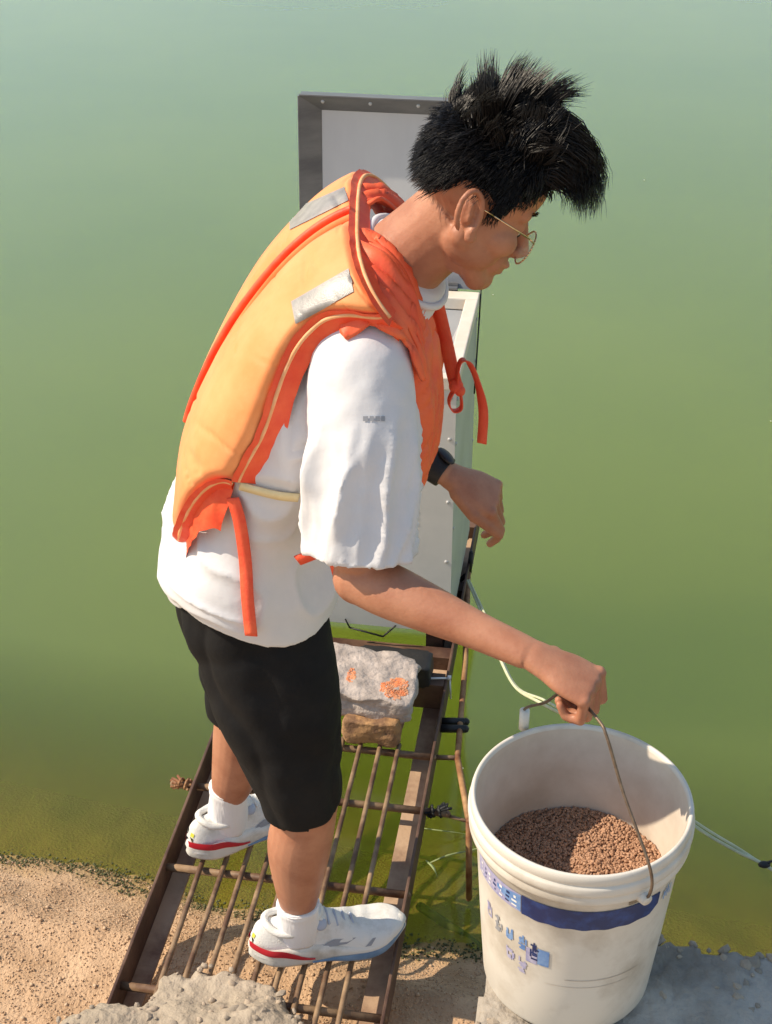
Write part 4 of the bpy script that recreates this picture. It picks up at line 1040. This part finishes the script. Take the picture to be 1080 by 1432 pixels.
obj('armhole_piping', pipe(path(lambda t: near_edge(t, .019, -2.5), 30), .003, 7, 90), 'piping', vt)
def bot_edge(t, off, ds=0): return torso(sbN(t) + ds, near_phi(0) + (180 - near_phi(0)) * t, off)[0]
obj('lower_band', band(lambda t: bot_edge(t, .032, .002), lambda t: bot_edge(t, .006, -.03)), 'vest_edge', vt)
obj('lower_piping', pipe(path(lambda t: bot_edge(t, .022, -.006), 20), .003, 7, 60), 'piping', vt)
def top_edge(t, off, ds=0): return torso(S_TOP + ds, 92 + 176 * t, off)[0]
obj('neck_band', band(lambda t: top_edge(.02 + .96 * t, .036, -.003), lambda t: top_edge(.02 + .96 * t, .004, .02)), 'vest_edge', vt)
obj('neck_piping', pipe(path(lambda t: top_edge(.03 + .94 * t, .024, .006), 20), .003, 7, 60), 'piping', vt)
# lining flap hanging under the near lower corner
obj('lining_flap', band(lambda t: bot_edge(t * .75, .012, -.01), lambda t: bot_edge(t * .75, .016, -.10 + .05 * t), wav=.0035), 'vest_edge', vt)

# gathered shoulder straps and front panels
def yoke(y0, y1, pts, seed, amp=.0065, n=50, m=60):
    """gathered cloth over the shoulder; pts (x, z) path from back to front at widths y0..y1"""
    V = []; F = []
    for j in range(n + 1):
        t = j / n; c = catmull([(p[0], p[1]) for p in pts], t)
        for i in range(m + 1):
            a = i / m; ya = (y0(t) * (1 - a) + y1(t) * a); p = Vector((c[0], ya, c[1]))
            dr = -.9 * (max(0, abs(ya - 1.88) - .085)) ** 2 * 8
            g_ = amp * (1 - 2 * abs(math.sin(a * 15 + 2.5 * noise.noise(Vector((t * 3, a * 3, seed))))) ** .8) * (.8 + .6 * noise.noise(Vector((t * 6, a * 2, seed + 3)))) + .004 * noise.noise(Vector((t * 3.5, a * 22, seed)))
            V.append(p + Vector((.35 * g_, 0, g_ + dr + lean_z(ya, 1 - .4 * t))))
    W = m + 1
    for j in range(n):
        for i in range(m): a = j * W + i; F.append((a, a + 1, a + W + 1, a + W))
    return MB().add(V, F)
def thicken(mb, th):
    """give an open cloth sheet a real thickness"""
    me = mesh_from('t', mb.V, mb.F); n = len(mb.V); no = np.empty(n * 3); me.vertex_normals.foreach_get('vector', no); no = no.reshape(-1, 3)
    V = list(mb.V) + [tuple(Vector(mb.V[i]) - Vector(no[i]) * th) for i in range(n)]; F = list(mb.F) + [tuple(i + n for i in f[::-1]) for f in mb.F]
    cnt_ = {}
    for f in mb.F:
        for a, b in zip(f, f[1:] + f[:1]): cnt_[(a, b)] = 1
    for (a, b) in cnt_:
        if (b, a) not in cnt_: F.append((b, a, a + n, b + n))
    bpy.data.meshes.remove(me); return MB().add(V, F)

ypath = [(-0.056, 1.316), (-0.026, 1.326), (0.004, 1.316), (0.030, 1.282), (0.047, 1.232)]
obj('shoulder_strap', thicken(yoke(lambda t: 1.695 + .012 * t, lambda t: 1.862 - .055 * sstep(0, .7, t), ypath, 1.0), .006), 'vest_front', vt)
obj('shoulder_strap', thicken(yoke(lambda t: 1.905 + .05 * sstep(0, .7, t), lambda t: 2.065, ypath, 5.0), .006), 'vest_front', vt)
def hang(y0, y1, pts, th, seed, n=70, m=36):
    """padded front half hanging from the shoulder"""
    V = []; F = []
    for side in (0, 1):
        for j in range(n + 1):
            t = j / n; c = catmull([(p[0], p[1]) for p in pts], t)
            for i in range(m + 1):
                a = i / m; e = min(a, 1 - a) * 2; ev = min(t, 1 - t) * 2; pil = sstep(0, .35, e) ** .6 * sstep(0, .12, ev) ** .6
                y = y0(t) * (1 - a) + y1(t) * a; off = (th * (.5 + .5 * pil) + .005 * noise.noise(Vector((t * 5, a * 5, seed))) - .005 * math.exp(-(noise.noise(Vector((t * 9 + a * 3, a * 2, seed + 5))) / .08) ** 2)) if side else 0
                V.append(Vector((c[0] + off - .22 * max(0, abs(y - 1.88) - .06), y, c[1])))
    W = m + 1; O = W * (n + 1)
    for j in range(n):
        for i in range(m): a = j * W + i; F.append((a, a + W, a + W + 1, a + 1)); F.append((O + a, O + a + 1, O + a + W + 1, O + a + W))
    for i in range(m): F.append((i, i + 1, O + i + 1, O + i)); a = n * W + i; F.append((a, O + a, O + a + 1, a + 1))
    for j in range(n): a = j * W; F.append((a, O + a, O + a + W, a + W)); a += m; F.append((a, a + W, O + a + W, O + a))
    return MB().add(V, F)
fpath = [(0.026, 1.254), (0.043, 1.20), (0.053, 1.12), (0.051, 1.05), (0.036, 0.995)]
obj('front_panel', hang(lambda t: 1.715, lambda t: 1.842, fpath, .030, 2.0), 'vest_front', vt)
obj('front_panel', hang(lambda t: 1.925, lambda t: 2.05, fpath, .032, 6.0), 'vest_front', vt)
# armhole trim of the near front half
obj('armhole_band', thicken(band(lambda t: Vector((catmull(fpath, t)[0] - .012, 1.708, catmull(fpath, t)[1])), lambda t: Vector((catmull(fpath, t)[0] - .045 + .02 * t, 1.712, catmull(fpath, t)[1] - .01)), wav=.005), .003), 'vest_edge', vt)
# chest tie: lapel edge, knot, loops, hanging tail
q = lambda u, v, y: at_y(u, v, y)
obj('chest_tie', ribbon([q(606, 402, 1.93), q(620, 460, 1.93), q(632, 515, 1.92), q(638, 540, 1.915)], Vector((.8, -.5, .2)), .011, .003), 'red_strap', vt)
kn_ = q(638, 540, 1.912)
obj('knot', MB().sphere(kn_, (.011, .010, .012)).sphere(kn_ + Vector((.006, -.004, -.006)), (.008, .007, .009)), 'red_strap', vt)
obj('strap_loop', ribbon([kn_, q(628, 560, 1.905), q(633, 574, 1.905), q(645, 570, 1.905), q(644, 548, 1.908), kn_ + Vector((.004, 0, 0))], Vector((.2, -1, .1)), .007, .002, 40), 'red_strap', vt)
obj('strap_tail', ribbon([kn_, q(643, 508, 1.90), q(656, 508, 1.895), q(668, 535, 1.89), q(676, 575, 1.89), q(674, 620, 1.89)], [Vector((.2, -1, .1))] * 2 + [Vector((.5, -.8, .2))] * 2 + [Vector((.9, -.4, 0))] * 2, .0075, .002, 50), 'red_strap', vt)
# waist webbing lying on the shirt
def onshirt(u, v, off=.006):
    h = cast(bvhs, u, v); return (h[0] + h[1] * off) if h[0] else at_y(u, v, 1.70)
def sstrap(name, px, hw, mt, off=.004, wd=None):
    P_ = [onshirt(u, v, off + .003) for u, v in px]; obj(name, ribbon(P_, wd or Vector((0, -.15, 1)), hw, .002, 40), mt, vt)
sstrap('waist_strap', [(336, 676), (365, 683), (392, 689), (414, 692)], .007, 'yellow_strap')
sstrap('hanging_strap', [(334, 690), (340, 725), (345, 780), (348, 830), (352, 880)], .0095, 'red_strap', .009, Vector((1, -.2, .1)))
obj('waist_strap', ribbon([at_y(416, 784, 1.70), at_y(440, 775, 1.695), at_y(462, 769, 1.70), at_y(478, 772, 1.705)], Vector((0, -.15, 1)), .009, .002, 30), 'red_strap', vt)
obj('waist_strap', ribbon([at_y(464, 768, 1.694), at_y(469, 786, 1.692), at_y(474, 804, 1.694)], Vector((1, 0, .1)), .009, .002, 30), 'red_strap', vt)
# reflective patches sewn on the two back panels
def merged_bvh(os):
    V = []; F = []
    for o in os:
        n = len(V); V += [v.co.copy() for v in o.data.vertices]; F += [tuple(i + n for i in p.vertices) for p in o.data.polygons]
    return BVHTree.FromPolygons(V, F)
bvhv = merged_bvh([pn, pf])
obj('reflective_patch', patch(bvhv, ((408, 422), (488, 376), (495, 408), (414, 453)), 40, 20, .0013), 'reflector', vt)
obj('reflective_patch', patch(bvhv, ((405, 296), (482, 262), (487, 281), (406, 322)), 40, 20, .0013), 'reflector', vt)
def laid(px, r, mt, off=.0008):
    P_ = [h[0] + h[1] * off for h in (cast(bvhv, u, v) for u, v in px) if h[0]]
    if len(P_) > 2: obj('stitched_seam', pipe(P_, r, 6, 40), mt, vt)
laid([(380, 333), (352, 372), (330, 410), (310, 450)], .0015, 'vest_front')

# ---- watch band on the far wrist
wb = MB(); wF = (WR_L - EL_L).normalized(); wc = EL_L.lerp(WR_L, .93)
wb.tube([(*(wc - wF * .014), .0245, .031), (*(wc - wF * .012), .0262, .0325), (*(wc + wF * .012), .0250, .0315), (*(wc + wF * .014), .0232, .030)], Vector((0.3, 0, 1)), 28, 16)
wt = obj('wristwatch', wb, 'black_rubber', pr)
obj('watch_case', MB().sphere(wc + Vector((.012, -.004, .024)), (.017, .017, .006), (wF, Vector((0, 1, 0)), Vector((.3, 0, .95)).normalized())), 'dark', wt)

# ---- shoes
def make_shoe(heel, yaw, zl=0.0):
    F_ = Vector((math.cos(yaw), math.sin(yaw), 0)); S_ = Vector((F_.y, -F_.x, 0))      # S_: his right
    def sp_(x, w, z): return heel + F_ * x + S_ * w + UZ * (z + zl)
    L = .285
    def hw(x):    # half width of the outline
        t = x / L; return catmull([(.022,), (.037,), (.039,), (.0375,), (.040,), (.048,), (.051,), (.046,), (.020,)], t)[0]
    def cw(x): t = x / L; return .004 * math.sin(t * 5) - .006 * t
    toe = lambda x: .016 * sstep(.2, .285, x) ** 1.5
    root = obj('shoe', MB(), 'shoe', pr) if False else None
    # outline points around the sole
    def outline(k, n=56):
        a = 2 * math.pi * k / n; x = L / 2 - (L / 2) * math.cos(a); sg = 1 if math.sin(a) >= 0 else -1
        e = abs(math.sin(a)); x = min(max(x, 0), L)
        w = hw(x) * min(1, (1 - abs(2 * x / L - 1) ** 7) ** .5 if abs(2 * x / L - 1) < 1 else 0); return x, w, sg
    def solid(levels, n=56):
        V = []; F = []
        for z0, inset, fl in levels:
            for k in range(n):
                x, w, sg = outline(k); x2 = L / 2 + (x - L / 2) * (1 - inset / (L / 2)); w2 = max(0, w - inset)
                V.append(sp_(x2, cw(x) + sg * w2, z0 * (1 - .25 * fl * sstep(.08, .24, x)) + toe(x)))
        for j in range(len(levels) - 1):
            for k in range(n): a, b = j * n + k, j * n + (k + 1) % n; F.append((a, b, b + n, a + n))
        F.append(tuple(range(n - 1, -1, -1))); F.append(tuple(range((len(levels) - 1) * n, len(levels) * n)))
        return MB().add(V, F)
    # upper
    prof = [(.004, .050, .62), (.018, .080, .88), (.045, .086, .92), (.075, .084, .94), (.105, .092, .92), (.132, .096, .90), (.160, .082, .94), (.195, .064, .97), (.230, .053, .97), (.258, .044, .94), (.277, .032, .8), (.2835, .018, .3)]
    V = []; F = []; nA = 22; nS = 56
    for j in range(nS):
        x, h, k = catmull(prof, j / (nS - 1)); w = hw(min(x, L)) * k; sh_ = 2.5
        for i in range(nA + 1):
            a = math.pi * i / nA; co, si = math.cos(a), math.sin(a); co = math.copysign(abs(co) ** (2 / sh_), co); si = si ** (2 / 2.3)
            tp = 1 - .30 * si * sstep(.05, .1, h)           # narrower towards the top
            wrk = .0015 * noise.noise(Vector((x * 60, a * 2, yaw))) + .0016 * math.sin(x * 190) * sstep(.16, .19, x) * sstep(.24, .21, x) * si
            V.append(sp_(x, cw(x) - co * w * tp, .022 + (h - .022 + wrk) * si + toe(x)))
    for j in range(nS - 1):
        for i in range(nA): a = j * (nA + 1) + i; F.append((a, a + 1, a + nA + 2, a + nA + 1))
    up = obj('shoe', MB().add(V, F), 'shoe', pr)
    so_ = obj('sole', solid([(0.0, .008, 0), (.003, .002, 0), (.012, -.002, 0), (.020, .000, .3), (.030, -.002, .6), (.042, .001, 1), (.046, .008, 1)]), 'sole', up)
    # coloured lines round the sole
    def line(x0, x1, sides, z0, z1, off, name, mt, n=40):
        V = []; F = []
        for k in range(n + 1):
            t = k / n; x = x0 + (x1 - x0) * t; w = hw(x) * (1 - abs(2 * x / L - 1) ** 7) ** .5 + off
            za, zb = z0(x), z1(x); V += [sp_(x, cw(x) + sides * (w + .0012), za + toe(x)), sp_(x, cw(x) + sides * (w + .0026), (za + zb) / 2 + toe(x)), sp_(x, cw(x) + sides * w, zb + toe(x))]
        for k in range(n): a = 3 * k; F += [(a, a + 1, a + 4, a + 3), (a + 1, a + 2, a + 5, a + 4)]
        return V, F
    for name, mt, x0, x1, z0, z1 in (('heel_line', 'shoe_red', .0006, .115, lambda x: .034 - .016 * sstep(.05, .11, x), lambda x: .049 - .028 * sstep(.05, .115, x)),
                                     ('forefoot_line', 'shoe_blue', .110, .284, lambda x: .010 + .002 * sstep(.2, .28, x), lambda x: .013 + .012 * sstep(.11, .2, x))):
        mb = MB()
        for sd_ in (-1, 1): Vl, Fl = line(x0, x1, sd_, z0, z1, .0022, name, mt); mb.add(Vl, Fl)
        obj(name, mb, mt, so_)
    # padded collar around the ankle, tongue, laces, dial
    col_ = []
    for k in range(25):
        a = 2 * math.pi * k / 24; x = .079 - .050 * math.cos(a); z = .083 + .016 * sstep(.07, .13, x) + .006 * sstep(.05, .03, x) - .004 * math.sin(a) ** 2
        col_.append(sp_(x, cw(x) + .032 * math.sin(a), z))
    obj('collar', pipe(col_, .0065, 8, 100), 'shoe', up)
    obj('tongue', MB().tube([(*sp_(.135, cw(.13), .088), .004, .019), (*sp_(.112, cw(.11), .100), .005, .021), (*sp_(.098, cw(.1), .112), .005, .020), (*sp_(.092, cw(.1), .118), .003, .015)], UZ, 16, 14), 'shoe', up)
    for x in (.125, .140, .155, .170, .185):
        h = np.interp(x, [p[0] for p in prof], [p[1] for p in prof])
        obj('lace', pipe([sp_(x + .004, cw(x) + .021, h - .012), sp_(x, cw(x), h + .0015), sp_(x - .002, cw(x) - .021, h - .012)], .0022, 6, 14), 'shoe_dial' if yaw < .3 else 'shoe', up)
    c = sp_(.128, cw(.128) + .020, .083); nrm = (S_ * .75 + UZ * .66).normalized(); t1 = F_; t2 = nrm.cross(t1)
    obj('dial', MB().sphere(c, (.012, .012, .006), (t1, t2, nrm), 20, 10), 'shoe_dial', up)
    # prints on the outer side
    bv = BVHTree.FromPolygons([v.co for v in up.data.vertices], [p.vertices for p in up.data.polygons])
    def mark(name, quads, mt):
        mb = MB()
        for qd in quads:
            V = []
            for (x, z) in qd:
                o_ = sp_(x, .12, z); h = bv.ray_cast(o_, -S_); V.append((h[0] if h[0] else sp_(x, .045, z)) + S_ * .0018)
            mb.add(V, [tuple(range(len(V)))])
        obj(name, mb, mt, up)
    mark('side_mark', [[(.118, .036), (.150, .052), (.190, .052), (.172, .044)], [(.205, .036), (.216, .036), (.226, .046), (.220, .046)]], 'shoe_grey')
    mark('side_mark', [[(.080, .034), (.105, .030), (.112, .036), (.095, .042)]], 'shoe_dial')
    for w in (-.010, .010):
        mb = MB()
        for z in (.052, .062):
            V = []
            for dw, dz in ((-.004, -.004), (.004, -.004), (.004, .004), (-.004, .004)):
                h = bv.ray_cast(sp_(-.08, cw(0) + w + dw, z + dz), F_); V.append((h[0] if h[0] else sp_(0, w, z)) - F_ * .0018)
            mb.add(V, [(0, 1, 2, 3)])
        obj('heel_tab', mb, 'shoe_yellow' if w > 0 else 'dark', up)
    return up
make_shoe(Vector((-0.246, 1.768, 0.0)), R(8.5))
make_shoe(Vector((-0.386, 2.010, 0.0)), R(30))
def sock(c0, c1):
    d = c1 - c0
    mb = MB().tube([(*(c0), .036, .030), (*(c0 + d * .35), .0385, .0325), (*(c0 + d * .7), .0370, .0335), (*(c0 + d * .93), .0375, .035), (*c1, .0372, .0345), (*(c1 + d * .015), .034, .031)], X, 28, 34, fn=lambda t, p: .0012 * math.sin(t * 38) * sstep(.3, .9, t) + .0008 * math.sin(p * 6 + t * 9))
    return mb
obj('sock', sock(Vector((-0.158, 1.772, 0.045)), Vector((-0.155, 1.771, 0.132))), 'sock', pr)
obj('sock', sock(Vector((-0.310, 2.046, 0.045)), Vector((-0.300, 2.040, 0.160))), 'sock', pr)

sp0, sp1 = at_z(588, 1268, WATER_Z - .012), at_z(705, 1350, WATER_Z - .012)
o = obj('cable_shadow_stripe', straight([sp0, sp0.lerp(sp1, .5) + Vector((.004, .003, -.003)), sp1], .010, 10), 'moss', base=sp0)  # dark rod added in place of a cable's shadow in the shallows
tag(o, 'dark thin pole standing in for a cable shadow under the shallow water beside the bucket', 'stripe')

for w in (-0.15, 0.15):
    hg = obj('hinge', MB().box(gp(w, T1 + 0.010, FZ1 + 0.004), GR * .028, GG * .004, UZ * .014).cone(gp(w - .028, T1 + .004, FZ1 + .006), .005, gp(w + .028, T1 + .004, FZ1 + .006), .005, 10, ball=False), 'galv_dark', fd, smooth=False)
def rivets(pts, nrm, mt='galv'):
    for p in pts:
        obj('rivet', MB().sphere(p, (.0045, .0045, .0022), (nrm.orthogonal().normalized(), nrm.cross(nrm.orthogonal()).normalized(), nrm), 10, 6), mt, fd)
rivets([gp(FW - .012, T0 - .001, z) for z in (.06, .22, .38, .54, .64)], -GG)
rivets([gp(FW + .001, t, z) for t in (T0 + .02, T1 - .02) for z in (.08, .30, .52, .63)], GR)
rivets([lp(w, LH - .012, .008) for w in (-.16, -.05, .06)], -LN, 'galv')
mk_ = MB(); rs = random.Random(3)
for k_ in range(26):
    p = gp(rs.uniform(-.8, 3), rs.uniform(.2, 6), WATER_Z - 0 + .002); mk_.sphere(p, (rs.uniform(.002, .006), rs.uniform(.002, .004), .0012), n=7, m=4)
o = obj('floating_specks', mk_, 'cord', kind='stuff'); tag(o, 'tiny pale specks floating on the green pond', 'debris')
